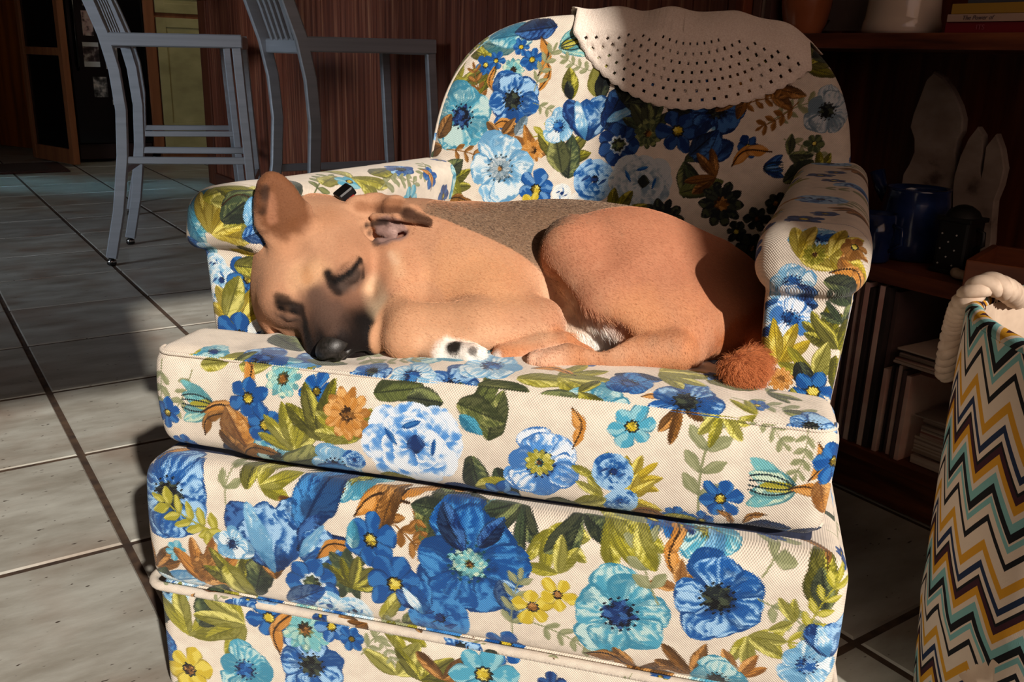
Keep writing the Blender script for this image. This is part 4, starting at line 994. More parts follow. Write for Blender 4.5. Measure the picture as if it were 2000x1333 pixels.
    D.ell(sf((-0.1528, 0.1578, 0.5844), .001), (.027, .015, .024), None, .006, True)
    for q in (((-0.1575, 0.1574, 0.584), (-0.1384, 0.153, 0.5805)), ((-0.144, 0.1592, 0.5872), (-0.1314, 0.1597, 0.5893)), ((-0.1652, 0.1634, 0.5898), (-0.1467, 0.1654, 0.5931)), ((-0.1555, 0.1452, 0.5733), (-0.133, 0.1477, 0.5737))):
        D.cone(sf(q[0], -.004), sf(q[1], -.001), .0058, .0045, .003)
    D.chain([sf((-0.1905, 0.1775, 0.6029), .000), sf((-0.1765, 0.192, 0.6055), .007), sf((-0.1512, 0.1891, 0.6075), .013), sf((-0.1253, 0.1773, 0.6035), .013), sf((-0.1027, 0.1704, 0.597), .009)], [.020, .0165, .0135, .009, .0028], .006, flat=(unit(VW + np.array((0, 0, .35))), .40))
    D.chain([sf((-0.1725, 0.1741, 0.5974), .010), sf((-0.1433, 0.1731, 0.5996), .017), sf((-0.1057, 0.1684, 0.5961), .012)], [.0045, .004, .002], .004)
    # dog's right ear, pricked against the arm of the chair
    D.chain([(-0.251, 0.106, 0.595), (-0.254, 0.098, 0.618), (-0.256, 0.094, 0.633), (-0.257, 0.092, 0.639)], [.030, .0225, .0145, .011], .012, flat=(VW, .40))
    D.cone((-0.257, 0.08, 0.617), (-0.256, 0.082, 0.635), .004, .003, .005, True)
    D.chain([(-0.269, 0.092, 0.596), (-0.266, 0.084, 0.62), (-0.263, 0.086, 0.638), (-0.258, 0.092, 0.645), (-0.251, 0.098, 0.639), (-0.246, 0.106, 0.626), (-0.234, 0.118, 0.61)], [.010, .0055, .0055, .006, .0055, .006, .010], .006)
    D.chain([sf((-0.1996, 0.1803, 0.6063), .002), sf((-0.1914, 0.2107, 0.6072), .008), sf((-0.1602, 0.2003, 0.6101), .012), sf((-0.13, 0.1834, 0.6067), .012), sf((-0.1033, 0.1708, 0.5974), .009)], [.007, .0065, .006, .0055, .003], .006)
    for q in SLITS: D.chain([sf(p, .0005) for p in q], [.0016, .0032, .0016], .0022, True)
    for q in LIDS: D.chain([sf(p, -.0015) for p in q], [.0035, .0054, .0035], .004)
    V, F = D.mesh(); V = relax(V, F, 2)
    return V, F
SLITS = (((-0.1757, 0.0754, 0.5408), (-0.1632, 0.0853, 0.5499), (-0.1584, 0.0958, 0.56)), ((-0.233, 0.0521, 0.51), (-0.2223, 0.0536, 0.5077), (-0.2117, 0.0551, 0.5077)))
LIDS = (((-0.1732, 0.0758, 0.5397), (-0.161, 0.0855, 0.5454), (-0.1559, 0.0961, 0.5563)), ((-0.233, 0.0521, 0.5067), (-0.2224, 0.0541, 0.5037), (-0.2114, 0.0552, 0.5046)), ((-0.177, 0.0769, 0.5438), (-0.1656, 0.0855, 0.5537), (-0.1607, 0.0959, 0.5626)), ((-0.2329, 0.0529, 0.5146), (-0.2224, 0.0539, 0.5128), (-0.2127, 0.0555, 0.5128)))
def pawpt(x, y, d): return np.array(PAW[(x, y)])
PAW = {(906, 679): (-0.021, 0.054, 0.486), (920, 682): (-0.011, 0.05, 0.488), (936, 688): (-0.003, 0.05, 0.485), (914, 693): (-0.015, 0.048, 0.481),
       (1045, 707): (0.054, 0.052, 0.484), (1052, 701): (0.056, 0.06, 0.485), (1060, 711): (0.063, 0.05, 0.484), (1075, 704): (0.07, 0.056, 0.486)}

def fur_color(V, Nn):
    rs = np.random.RandomState(4)
    def n3(s, seed):                                 # cheap 3-D mottling from the 2-D noise table
        return (nz(V[:, 0] + V[:, 2] * .7, V[:, 1] - V[:, 2] * .4, s, seed) + nz(V[:, 2], V[:, 0], s, seed + 1)) * .7
    a, b = n3(3.0, 1.0), n3(14.0, 2.0)
    C = np.tile(np.array(lin('b28263')), (len(V), 1))
    def mixto(col, w):
        w = np.clip(w, 0, 1)[:, None]; C[:] = C * (1 - w) + np.array(lin(col)) * w
    def ball(c, r, soft=.5):
        d = np.linalg.norm((V - np.array(c)) , axis=1) / r + (a * .25 + b * .2)
        return 1 - sst(1 - soft, 1, d)
    def seg(p, q, r, soft=.5, ns=1.0):
        p = np.array(p); q = np.array(q); d = q - p; h = np.clip(((V - p) @ d) / (d @ d), 0, 1)
        return 1 - sst(1 - soft, 1, np.linalg.norm(V - p - h[:, None] * d, axis=1) / r + ns * (a * .25 + b * .2))
    mixto('be9272', sst(-.1, .4, a) * .5)
    # lower chest, belly and legs paler; hind leg rusty
    mixto('cf9a6c', ball((-0.038, 0.15, 0.507), .11, .6) * .5)
    mixto('aa6e52', np.maximum(ball((0.148, 0.24, 0.552), .19, .5), ball((0.217, 0.25, 0.506), .14, .5)) * .75)
    mixto('c98f63', seg((0.147, 0.13, 0.507), (0.226, 0.2, 0.495), .06, .7) * .6)
    mixto('d9b492', ball((0.06, 0.2, 0.503), .09, .6) * .7)
    mixto('e6d3bf', ball((0.079, 0.17, 0.489), .06, .7) * .8)
    mixto('eee6de', ball((0.11, 0.14, 0.485), .045, .6))
    mixto('b87c55', seg((0.089, 0.118, 0.48), (0.017, 0.075, 0.475), .030, .4))
    mixto('bc7f57', seg((0.195, 0.108, 0.489), (0.091, 0.078, 0.482), .028, .4) * .8)
    mixto('e3b79a', seg((0.076, 0.07, 0.482), (0.052, 0.055, 0.481), .024, .6))
    # grey-brown saddle over the back, behind the shoulder
    band = np.exp(-(((V[:, 0] - (.03 + .35 * (V[:, 1] - .36))) / .085) ** 2)) * sst(.485, .565, V[:, 2] + .02 * b) * (V[:, 1] > .18)
    sad = sst(.08, .70, band + .22 * b)
    ridge = sst(.37, .50, V[:, 1] + .03 * b) * sst(.50, .56, V[:, 2]) * sst(-.22, -.10, V[:, 0])
    sad = np.maximum(sad, ridge * .85)
    mixto('75604d', sad * .85)
    mixto('8a6748', seg((0.022, 0.28, 0.565), (0.039, 0.24, 0.517), .05, .7) * .4)
    # head
    f, s, u = hc(V)
    head = sst(-.09, -.05, f) * (np.abs(s) < .11) * (u > -.09)
    mixto('be9272', ball(hp(-.02, 0, .03), .09, .5) * .6)
    mixto('e6c8a4', ball(hp(.055, .058, -.030), .034, 1) * .4)
    mixto('d6ab82', ball(hp(.052, .0, .045), .034, .6) * .6)
    mixto('d6b08a', seg(hp(.03, .068, -.02), hp(.07, .05, -.045), .022, .7) * .5)
    near = (1 - sst(.056, .078, np.abs(s) + .006 * b)) * sst(-.085, -.07, u)
    low = .022 * np.clip(-u / .03, -.5, 1) - .008 * (np.abs(s) < .014)
    mixto('64473a', sst(.044, .084, f + .012 * b + .012 * a + low * .4) * head * near * .8)
    muz = near * sst(.074, .124, f + .010 * b + .014 * a + low) * head
    mixto('130f0e', muz * .98)
    mixto('544139', sst(.085, .105, f) * (1 - sst(.125, .14, f)) * head * sst(0, .012, u) * (1 - sst(.012, .026, np.abs(s))) * .6)
    mixto('a8754a', seg((-0.2366, 0.0976, 0.5957), (-0.2086, 0.0718, 0.5422), .012, .8) * .5)
    mixto('5d463b', seg((-0.1912, 0.0574, 0.5269), (-0.1653, 0.0297, 0.5055), .024, .7) * .7)
    mixto('120e0d', seg((-0.1306, 0.0598, 0.5007), (-0.1196, 0.0554, 0.4816), .034, .85))
    mixto('150f0e', seg((-0.1629, 0.0231, 0.491), (-0.142, 0.0534, 0.4699), .030, .85))
    mixto('1a1311', seg((-0.2042, 0.0534, 0.4917), (-0.1923, 0.0411, 0.4732), .018, .85))
    mixto('5c4334', seg((-0.2143, 0.0551, 0.4992), (-0.2138, 0.0619, 0.4796), .010, .7) * .6)
    mixto('e9cba6', seg((-0.1487, 0.1083, 0.5323), (-0.1221, 0.0744, 0.5157), .018, 1) * .45)
    mixto('e2be98', seg((-0.1251, 0.1233, 0.5656), (-0.114, 0.1082, 0.5483), .010, 1) * .25)
    mixto('7a5c4c', seg((-0.1808, 0.0712, 0.5385), (-0.1543, 0.0923, 0.5483), .020, .95, .2) * .55)
    for p, q, r, c, w in (((-0.1708, 0.0732, 0.5352), (-0.1556, 0.0862, 0.5478), .0120, '3a302b', .92), ((-0.1592, 0.0863, 0.5336), (-0.1548, 0.0942, 0.5399), .0050, '6a564a', .5),
                          ((-0.1871, 0.0782, 0.5489), (-0.1789, 0.0717, 0.5384), .0070, '1b1411', 1), ((-0.1788, 0.072, 0.5387), (-0.1706, 0.0679, 0.5309), .0066, '241a16', .95), ((-0.1812, 0.075, 0.5442), (-0.1715, 0.076, 0.5445), .0056, '1b1411', .9),
                          ((-0.1762, 0.0735, 0.5413), (-0.1624, 0.0814, 0.5509), .0042, '0f0b0a', 1), ((-0.1624, 0.0814, 0.5509), (-0.1569, 0.0991, 0.5626), .0046, '0f0b0a', 1), ((-0.1564, 0.0975, 0.5613), (-0.1534, 0.0969, 0.543), .0034, '2a1e18', .85),
                          ((-0.234, 0.0537, 0.5191), (-0.2108, 0.0539, 0.5126), .0088, '221914', 1), ((-0.2325, 0.0505, 0.5125), (-0.2108, 0.0537, 0.5081), .0046, '0f0b0a', 1), ((-0.2097, 0.0543, 0.5128), (-0.2018, 0.0517, 0.497), .0064, '241a16', .95),
                          ((-0.2385, 0.0568, 0.5237), (-0.2262, 0.0562, 0.5218), .0056, '3a2a20', .8), ((-0.2294, 0.0507, 0.5027), (-0.2131, 0.0546, 0.5), .0056, '5c463a', .8)):
        mixto(c, seg(p, q, r * 1.2, .75, .15) * w)
    mixto('5e483d', seg((-0.1943, 0.0598, 0.529), (-0.1629, 0.0271, 0.5033), .014, .7) * .65)
    # the near foreleg and chest keep their tan beside the black muzzle
    fl = np.maximum(np.maximum(seg((-0.022, 0.098, 0.498), (-0.092, 0.078, 0.497), .040, .18, .1), seg((-0.092, 0.078, 0.497), (-0.098, 0.066, 0.486), .0345, .12, .1)), seg((-0.092, 0.078, 0.497), (-0.097, 0.15, 0.51), .040, .18, .1))
    mixto('b98b69', fl)
    mixto('d2a886', seg((0.0541, 0.0896, 0.5003), (-0.0656, 0.0547, 0.4885), .020, .8) * .6)
    mixto('7d5a42', seg((-0.0973, 0.2141, 0.6098), (-0.0494, 0.2956, 0.602), .026, .8) * .55)
    mixto('9c6a48', seg((-0.2442, 0.0947, 0.572), (-0.2128, 0.1363, 0.6029), .030, .9) * .45)
    # ears
    mixto('643c23', seg((-0.245, 0.095, 0.607), (-0.254, 0.088, 0.643), .036, .35) * .88)
    mixto('a8765a', seg((-0.255, 0.085, 0.601), (-0.253, 0.08, 0.628), .009, .6) * .6)
    mixto('2e2019', seg((-0.265, 0.084, 0.611), (-0.262, 0.084, 0.637), .0075, .5) * .9)
    mixto('85573a', seg((-0.1878, 0.1722, 0.6087), (-0.142, 0.1713, 0.6141), .013, .6) * .75)
    mixto('5a3a29', seg((-0.1652, 0.1732, 0.6047), (-0.1222, 0.1599, 0.6066), .010, .6) * .8)
    mixto('3f291e', seg((-0.125, 0.1593, 0.6062), (-0.0991, 0.158, 0.5988), .012, .6) * .95)
    mixto('8a6e66', seg((-0.1524, 0.1543, 0.5849), (-0.141, 0.152, 0.5841), .021, .35))
    mixto('b09289', ball((-0.1387, 0.158, 0.5862), .010, .6) * .7)
    mixto('241915', seg((-0.1769, 0.1632, 0.5885), (-0.1524, 0.1605, 0.5962), .0065, .6) * .9)
    mixto('3a2820', seg((-0.1544, 0.1377, 0.5728), (-0.1742, 0.1652, 0.5799), .006, .6) * .7)
    mixto('ead6bc', seg((-0.1322, 0.1239, 0.5663), (-0.1225, 0.1166, 0.559), .006, 1) * .15)
    # tucked forepaw: black pad hair, white toes; tail tip rusty
    mixto('e9e2d8', seg((-0.043, 0.06, 0.478), (0.004, 0.05, 0.484), .019, .4))
    mixto('26221f', ball((-0.0325, 0.0503, 0.49), .0115, .4))
    mixto('57504b', ball((-0.009, 0.0427, 0.4898), .0065, .4) * .9)
    mixto('a2582c', seg((0.277, 0.23, 0.492), (0.259, 0.07, 0.49), .04, .4) * .85)
    mixto('3a2a22', ball((0.245, 0.22, 0.516), .010, .5) * .8)
    return np.clip(C, 0, 1), sad * (1 - sst(-.10, -.05, f) * (V[:, 0] < -.14))

DV, DF = dog_body()
M_FUR = mat('dog_coat', (1, 1, 1), .72, 0, .12)
def fur_nodes(m):
    at = N(m, 'ShaderNodeAttribute', attribute_name='coat'); L(m, at.outputs['Color'], bsdf(m).inputs['Base Color'])
    bsdf(m).inputs['Sheen Weight'].default_value = .03
    tc = N(m, 'ShaderNodeTexCoord'); mp = N(m, 'ShaderNodeMapping'); mp.inputs['Scale'].default_value = (260, 420, 420); L(m, tc.outputs['Object'], mp.inputs[0])
    n = N(m, 'ShaderNodeTexNoise'); n.inputs['Scale'].default_value = 1; n.inputs['Detail'].default_value = 2; L(m, mp.outputs[0], n.inputs['Vector'])
    mr = N(m, 'ShaderNodeMapRange'); mr.inputs[3].default_value = .86; mr.inputs[4].default_value = 1.12; L(m, n.outputs['Fac'], mr.inputs[0])
    sc = N(m, 'ShaderNodeVectorMath', operation='SCALE'); L(m, at.outputs['Color'], sc.inputs[0]); L(m, mr.outputs[0], sc.inputs['Scale']); L(m, sc.outputs[0], bsdf(m).inputs['Base Color'])
    b = N(m, 'ShaderNodeBump'); b.inputs['Strength'].default_value = .25; b.inputs['Distance'].default_value = .0015; L(m, n.outputs['Fac'], b.inputs['Height']); L(m, b.outputs[0], bsdf(m).inputs['Normal'])
fur_nodes(M_FUR)
def make_dog():
    body = meshobj('body', DV - DOG_OFF, DF, M_FUR, dog, True)
    me = body.data
    Nn = np.empty(len(DV) * 3, np.float32); me.vertices.foreach_get('normal', Nn); Nn = Nn.reshape(-1, 3)
    C, SAD = fur_color(DV, Nn)
    at = me.attributes.new('coat', 'FLOAT_COLOR', 'POINT'); at.data.foreach_set('color', np.concatenate([C, np.ones((len(C), 1))], 1).astype(np.float32).ravel())
    # short coat, strand by strand
    rs = np.random.RandomState(2)
    P0, P1, P2, P3 = (DV[DF[:, i]] for i in range(4))
    ar = np.linalg.norm(np.cross(P1 - P0, P2 - P0), axis=1) + np.linalg.norm(np.cross(P2 - P0, P3 - P0), axis=1)
    cen = (P0 + P2) / 2; vis = ar * (cen[:, 2] > .445)
    n = 330000
    q = rs.choice(len(DF), n, p=vis / vis.sum())
    a, b = rs.rand(n, 1), rs.rand(n, 1)
    R = (P0[q] * (1 - a) + P1[q] * a) * (1 - b) + (P3[q] * (1 - a) + P2[q] * a) * b
    nn = Nn[DF[q, 0]] * 1.0; vq = DF[q, rs.randint(0, 4, n)]; cc = C[vq]; sd = SAD[vq]
    hit = rs.rand(n)
    cc = np.where((hit < sd * .5)[:, None], np.array(lin('463830')), np.where((hit > 1 - sd * .25)[:, None], np.array(lin('98826c')), cc))
    f, s, u = hc(R)
    wh = (sst(-.10, -.04, f) * (R[:, 0] < -.12))[:, None]
    flow = np.array((1.0, .05, -.55)) * (1 - wh) + (-H_F * 1.2) * wh
    sh = (R[:, 0] > .05)[:, None] & (R[:, 2] < .53)[:, None]
    flow = np.where(sh, np.array((.55, -.1, -1.0)), flow) + rs.normal(0, .22, (n, 3))
    flow -= nn * (flow * nn).sum(1)[:, None]; flow /= np.linalg.norm(flow, axis=1)[:, None] + 1e-6
    ln = .0036 * (1 - wh[:, 0]) + .0024 * wh[:, 0]
    ln = np.where(f * wh[:, 0] > .085, .0022, ln)
    tip = np.array((0.263, 0.078, 0.488)); ln = np.where(np.linalg.norm(R - tip, axis=1) < .05, .0085, ln)
    bel = np.array((0.1, 0.15, 0.49)); ln = np.where(np.linalg.norm(R - bel, axis=1) < .045, .012, ln)
    ln = ln * rs.uniform(.6, 1.25, n)
    lift = rs.uniform(.03, .13, n)[:, None] + (np.linalg.norm(R - tip, axis=1) < .05)[:, None] * .8
    r0 = R - nn * .0006; r1 = R + (flow * .5 + nn * lift * .5) * ln[:, None]; r2 = R + (flow * 1.0 + nn * lift * .62) * ln[:, None]
    cv = bpy.data.hair_curves.new('fur'); cv.add_curves([3] * n)
    pos = np.stack([r0, r1, r2], 1).reshape(-1, 3) - DOG_OFF
    cv.position_data.foreach_set('vector', pos.astype(np.float32).ravel())
    rad = np.tile(np.array((.00013, .00011, .00004)), n) * (1 - .35 * np.repeat(wh[:, 0], 3))
    if 'radius' not in cv.attributes: cv.attributes.new('radius', 'FLOAT', 'POINT')
    cv.attributes['radius'].data.foreach_set('value', rad.astype(np.float32))
    ac = cv.attributes.new('coat', 'FLOAT_COLOR', 'CURVE')
    cc = np.clip(cc * rs.uniform(1.0, 1.45, (n, 1)), 0, 1)
    ac.data.foreach_set('color', np.concatenate([cc, np.ones((n, 1))], 1).astype(np.float32).ravel())
    cv.materials.append(M_FUR)
    o = bpy.data.objects.new('fur', cv); link(o, dog); o['kind'] = 'stuff'
    # nose leather
    Nf = Field((-.03, -.03, -.03), (.03, .03, .03), .0011)
    Nf.ell((0, 0, .001), (.0150, .0185, .0155), None, 0)
    Nf.ell((-.006, 0, -.009), (.012, .012, .010), None, .006)
    for g in (1, -1):
        Nf.ell((-.003, .0105 * g, -.003), (.0135, .0095, .0110), None, .004)
        Nf.chain([(.0135, .0070 * g, -.002), (.0100, .0125 * g, -.004), (.003, .0185 * g, -.002)], [.0032, .0040, .0022], .003, True)
    Nf.cone((.017, 0, .004), (.013, 0, -.016), .0012, .0014, .002, True)
    V, F = Nf.mesh(); V = relax(V, F, 2)
    c = hp(.1375, -.012, .0075)
    nv = c + V[:, :1] * H_F + V[:, 1:2] * H_S + V[:, 2:] * H_U
    mn = noise_mat('nose_leather', [(.3, '15130f'), (.7, '2c2826')], (300, 300, 300), 2, .46, .12, bscale=900)
    meshobj('nose', nv - DOG_OFF, F, mn, dog, True)
    # collar: red webbing round the neck, black buckle
    from mathutils.bvhtree import BVHTree
    bt = BVHTree.FromPolygons([tuple(v) for v in DV], [tuple(x) for x in DF.tolist()])
    c0 = np.array((-0.186, 0.235, 0.552)); pt, pn = np.array((-0.2095, 0.1982, 0.6084)), np.array((-0.1327, 0.1483, 0.5746))
    u1 = unit(pt - c0); u2 = pn - c0; u2 = unit(u2 - u1 * (u2 @ u1)); ax = np.cross(u1, u2)
    ring = []
    for k in range(72):
        d = u1 * math.cos(TAU * k / 72) + u2 * math.sin(TAU * k / 72)
        h = bt.ray_cast(Vector(c0 + d * .22), Vector(-d))
        r_ = (h[0] - Vector(c0)).length if h[0] else .08
        ring.append(min(max(r_, .05), .105))
    r1_, r2_ = np.linalg.norm(pt - c0), np.linalg.norm(pn - c0)
    for k in range(72):                              # the coat closes over the webbing except at the nape and below the ear
        th = TAU * k / 72 if k < 36 else TAU * k / 72 - TAU
        el = 1 / (abs(math.cos(th) / r1_) ** 2 + abs(math.sin(th) / r2_) ** 2) ** .5
        up = math.exp(-(th / .35) ** 2); nr = math.exp(-((th - PI / 2) / .16) ** 2)
        ring[k] = min(ring[k], el * .97) * (1 - max(up, nr)) + (el + .007 + .006 * nr) * max(up, nr) - .004 * (1 - max(up, nr))
    V_, F_ = [], []
    for k in range(72):
        d = u1 * math.cos(TAU * k / 72) + u2 * math.sin(TAU * k / 72)
        for w_, e in ((-.006, -.002), (-.006, .0028), (.006, .0028), (.006, -.002)): V_.append(tuple(c0 + d * (ring[k] + e) + ax * w_ - DOG_OFF))
    for k in range(72):
        j = (k + 1) % 72
        F_ += [(k * 4 + i, k * 4 + (i + 1) % 4, j * 4 + (i + 1) % 4, j * 4 + i) for i in range(4)]
    mr_ = noise_mat('red_webbing', [(.3, 'b01414'), (.7, 'd62222')], (90, 90, 90), 2, .55, .2)
    meshobj('collar', V_, F_, mr_, dog)
    mk_ = mat('black_plastic_buckle', '0b0b0d', .35)
    d = unit(u1 * math.cos(.10) - u2 * math.sin(.10))
    MB().box(Vector(c0 + d * (ring[71] + .006) - DOG_OFF), (.012, .024, .022), (Vector(d), Vector(np.cross(ax, d)), Vector(ax)), .003).build('collar_buckle', mk_, dog)
make_dog()

# ------------------------------------------------------------------ metal bar stools along the counter
M_STEEL = noise_mat('brushed_grey_metal', [(.3, '9aa0a6'), (.7, 'aab0b6')], (2, 2, 60), 3, .38, .04, metal=.35)
M_STEELD = noise_mat('dark_grey_metal', [(.3, '3d4044'), (.7, '4a4d52')], (2, 2, 60), 3, .4, .04, metal=.5)
M_FOOT = mat('black_rubber_glide', '101010', .3); M_CHROME = mat('chrome_glide', 'c8c8c8', .12, 1.0)
def stool(loc, yaw, label, W_=.36, Dp=.40, sh=.815):
    # local: x forward (towards the counter), y left, z up; origin on the floor under the seat
    r = empty('bar_stool', loc, yaw); tag(r, label, 'stool', 'metal bar stools along the counter')
    for s in (1, -1):
        y0 = s * W_ / 2
        pr = [(-.285, y0 * 1.10, .028), (-.245, y0 * 1.06, .20), (-.215, y0 * 1.02, .40), (-.205, y0, .56), (-.215, y0, .70), (-.240, y0, .82), (-.285, y0 * .98, .95), (-.335, y0 * .96, 1.08), (-.365, y0 * .95, 1.17)]
        lg = MB().bar(pr, .022, .040, (0, 1, 0), .004).build('leg', M_STEEL, r); autosmooth(lg)
        MB().lathe([(.0, 0), (.014, .001), (.017, .006), (.016, .016), (.010, .022), (.010, .030), (0, .030)], (-.287, y0 * 1.10, 0), 16).build('foot', M_FOOT, lg, True)
        MB().lathe([(.0165, .012), (.0178, .015), (.0165, .018)], (-.287, y0 * 1.10, 0), 16).build('glide_ring', M_CHROME, lg, True)
        fl = MB().bar([(.245, y0 * 1.08, .028), (.225, y0 * 1.03, .40), (.205, y0, sh - .03)], .024, .034, (0, 1, 0), .004).build('leg', M_STEEL, r); autosmooth(fl)
        MB().lathe([(.0, 0), (.014, .001), (.017, .006), (.016, .016), (.010, .022), (.010, .030), (0, .030)], (.246, y0 * 1.08, 0), 16).build('foot', M_FOOT, fl, True)
        rl = MB().bar([(-.225, y0, sh - .012), (.222, y0, sh - .006)], .022, .046, (0, 1, 0), .004).build('seat_rail', M_STEEL, r); autosmooth(rl)
        st = MB().bar([(-.216, y0 * 1.02, .385 + (.0 if s > 0 else .0)), (.228, y0 * 1.04, .385)], .016, .026, (0, 1, 0), .003).build('stretcher', M_STEEL, r); autosmooth(st)
    for x, z, h in ((-.226, sh - .018, .046), (.214, sh - .010, .046)):
        q = MB().bar([(x, -W_ / 2, z), (x, W_ / 2, z)], .022, h, (1, 0, 0), .004).build('seat_rail', M_STEEL, r); autosmooth(q)
    for x, z in ((-.218, .345), (.235, .30)):
        q = MB().bar([(x, -W_ / 2 * 1.03, z), (x, W_ / 2 * 1.03, z)], .016, .026, (1, 0, 0), .003).build('stretcher', M_STEEL, r); autosmooth(q)
    V, F = [], []
    nx, ny = 14, 12
    for k in range(2):
        for i in range(nx + 1):
            for j in range(ny + 1):
                x, y = -.21 + .42 * i / nx, -W_ / 2 + .012 + (W_ - .024) * j / ny
                V.append((x, y, sh + .010 - .014 * (1 - (2 * j / ny - 1) ** 2) * (1 - (2 * i / nx - 1) ** 4) - k * .006))
    n1 = (nx + 1) * (ny + 1)
    for i in range(nx):
        for j in range(ny):
            a = i * (ny + 1) + j; F += [(a, a + ny + 1, a + ny + 2, a + 1), (n1 + a, n1 + a + 1, n1 + a + ny + 2, n1 + a + ny + 1)]
    meshobj('seat', V, F, M_STEEL, r, True)
    for k in range(-2, 3):
        y = k * W_ / 6.5
        q = MB().bar([(-.235, y * .9, sh), (-.268, y * .93, .92), (-.322, y * .97, 1.06), (-.358, y, 1.15)], .018, .012, (0, 1, 0), .002).build('back_slat', M_STEEL, r); autosmooth(q)
    q = MB().bar([(-.362, -W_ / 2 * .95, 1.16), (-.366, 0, 1.165), (-.362, W_ / 2 * .95, 1.16)], .022, .05, (1, 0, 0), .004).build('back_rail', M_STEEL, r); autosmooth(q)
    return r
def stool_at(n, t, yaw_deg, label):
    p = nt(n, t); return stool(p, math.radians(yaw_deg), label)
stool_at(.975, -3.64, 90 - 77, 'grey metal bar stool nearest the open kitchen floor, its feet in full view')
stool_at(1.345, -2.955, 90 - 57, 'grey metal bar stool directly behind the left arm of the armchair')
stool_at(1.265, -4.76, 90 - 70, 'grey metal bar stool farthest back, half hidden behind the stool with visible feet')

# ------------------------------------------------------------------ the doily over the back of the chair
def make_doily():
    br = [o for o in chair.children if o.name.startswith('backrest')][0]
    from mathutils.bvhtree import BVHTree
    me = br.data; bt = BVHTree.FromPolygons([v.co[:] for v in me.vertices], [p.vertices[:] for p in me.polygons])
    R, cx, cs, nr, na = .208, .143, -.074, 46, 270
    def zt(x):
        u = min(abs(x - BK_C) / BK_HW, .98); return .50 + .352 * (1 - u ** BK_P) ** (1 / BK_P)
    def place(x, s):
        z0 = zt(x)
        if s > .02: p = (x, float(back_front(x, z0 - s)) - .02, z0 - s + .004)
        elif s > -.10: p = (x, float(back_front(x, z0)) + .012 - (s - .02), z0 + .03)
        else: p = (x, float(back_front(x, z0)) + .16, z0 + .02 + (s + .10))
        h = bt.find_nearest(Vector(p)); n = (Vector(p) - h[0]).normalized(); return h[0], n
    rng = random.Random(4); V = []
    for i in range(nr + 1):
        for j in range(na):
            a = TAU * j / na; r = R * (i + .02) / nr * (1 + (.016 * abs(math.sin(a * 33)) if i == nr else 0))
            x, s = cx + r * math.cos(a), cs - r * math.sin(a)
            q, n = place(x, s)
            k = r / R
            rip = .0035 + .0035 * (s < .045) + .0018 * math.sin(a * 9 + 1) * k + .0028 * k * max(0, math.sin(a * 5 - .6)) ** 3 + .003 * math.exp(-((s) / .03) ** 2) * (1 + math.sin(x * 70))
            V.append(tuple(q + n * rip))
    F = []
    for i in range(nr):
        f = i / nr
        for j in range(na):
            hole = False
            a_ = TAU * (j + .5) / na; front = cs - R * i / nr * math.sin(a_) > .028
            if front:
                if i in (43, 40): hole = j % 4 == (0 if i == 43 else 2)
                elif i == 37: hole = j % 3 == 0
                elif i in (34, 31, 28, 25): hole = j % 4 == (0 if i in (34, 28) else 2)
                elif i == 22: hole = j % 3 == 0
                elif i in (19, 17): hole = j % 9 in ((0, 1) if i == 19 else (4, 5)) and math.sin(a_ * 3) > -.3
            if hole: continue
            jj = (j + 1) % na
            F.append((i * na + j, i * na + jj, (i + 1) * na + jj, (i + 1) * na + j))
    F.append(tuple(range(na - 1, -1, -1)))
    m = noise_mat('ecru_crochet_cotton', [(.3, 'e2d0c0'), (.7, 'f4e6d8')], (420, 420, 420), 2, .95, .5, bscale=520)
    o = meshobj('doily', [tuple(Vector(v)) for v in V], F, m, None, True)
    o.location = CH_O; o.rotation_euler = (0, 0, CH_R)
    md = o.modifiers.new('thickness', 'SOLIDIFY'); md.thickness = .0016; md.offset = 1
    tag(o, 'round cream crocheted doily draped over the top of the armchair back', 'doily')
make_doily()

# ------------------------------------------------------------------ bookcase along the right wall
def nbox(name, n0, n1, t0, t1, z0, z1, m, parent=None, bev=.002):
    return MB().rbox(n0, n1, t0, t1, z0, z1, bev).build(name, m, parent)
BC = empty('bookcase', nt(1.58, -.3, 0))
tag(BC, 'dark reddish wooden bookcase standing behind the right arm of the armchair', 'bookcase')
def inbc(o):
    o.parent = BC; o.matrix_parent_inverse = Matrix.Translation(-BC.location); return o
def bcbox(name, *a, m=M_WOODH): return inbc(nbox(name, *a, m))
def make_bookcase():
    mv = noise_mat('bookcase_side_wood', [(.3, '3a170b'), (.5, '5c2a15'), (.72, '7a3f22')], (34, 34, 2.4), 5, .42, .08)
    bcbox('plinth', 1.455, 1.75, -1.31, .70, 0, .08)
    for z0, z1 in ((.08, .103), (.418, .446), (.814, .840), (1.20, 1.225)): bcbox('shelf', 1.43, 1.745, -1.312, .70, z0, z1)
    bcbox('side_panel', 1.432, 1.76, -1.335, -1.312, 0, 1.24, m=mv); bcbox('side_panel', 1.432, 1.76, .70, .723, 0, 1.24, m=mv)
    bcbox('back_panel', 1.745, 1.76, -1.312, .70, .08, 1.22, m=mv)
    bcbox('inner_shelf', 1.455, 1.745, -.836, -.30, .268, .284)
make_bookcase()

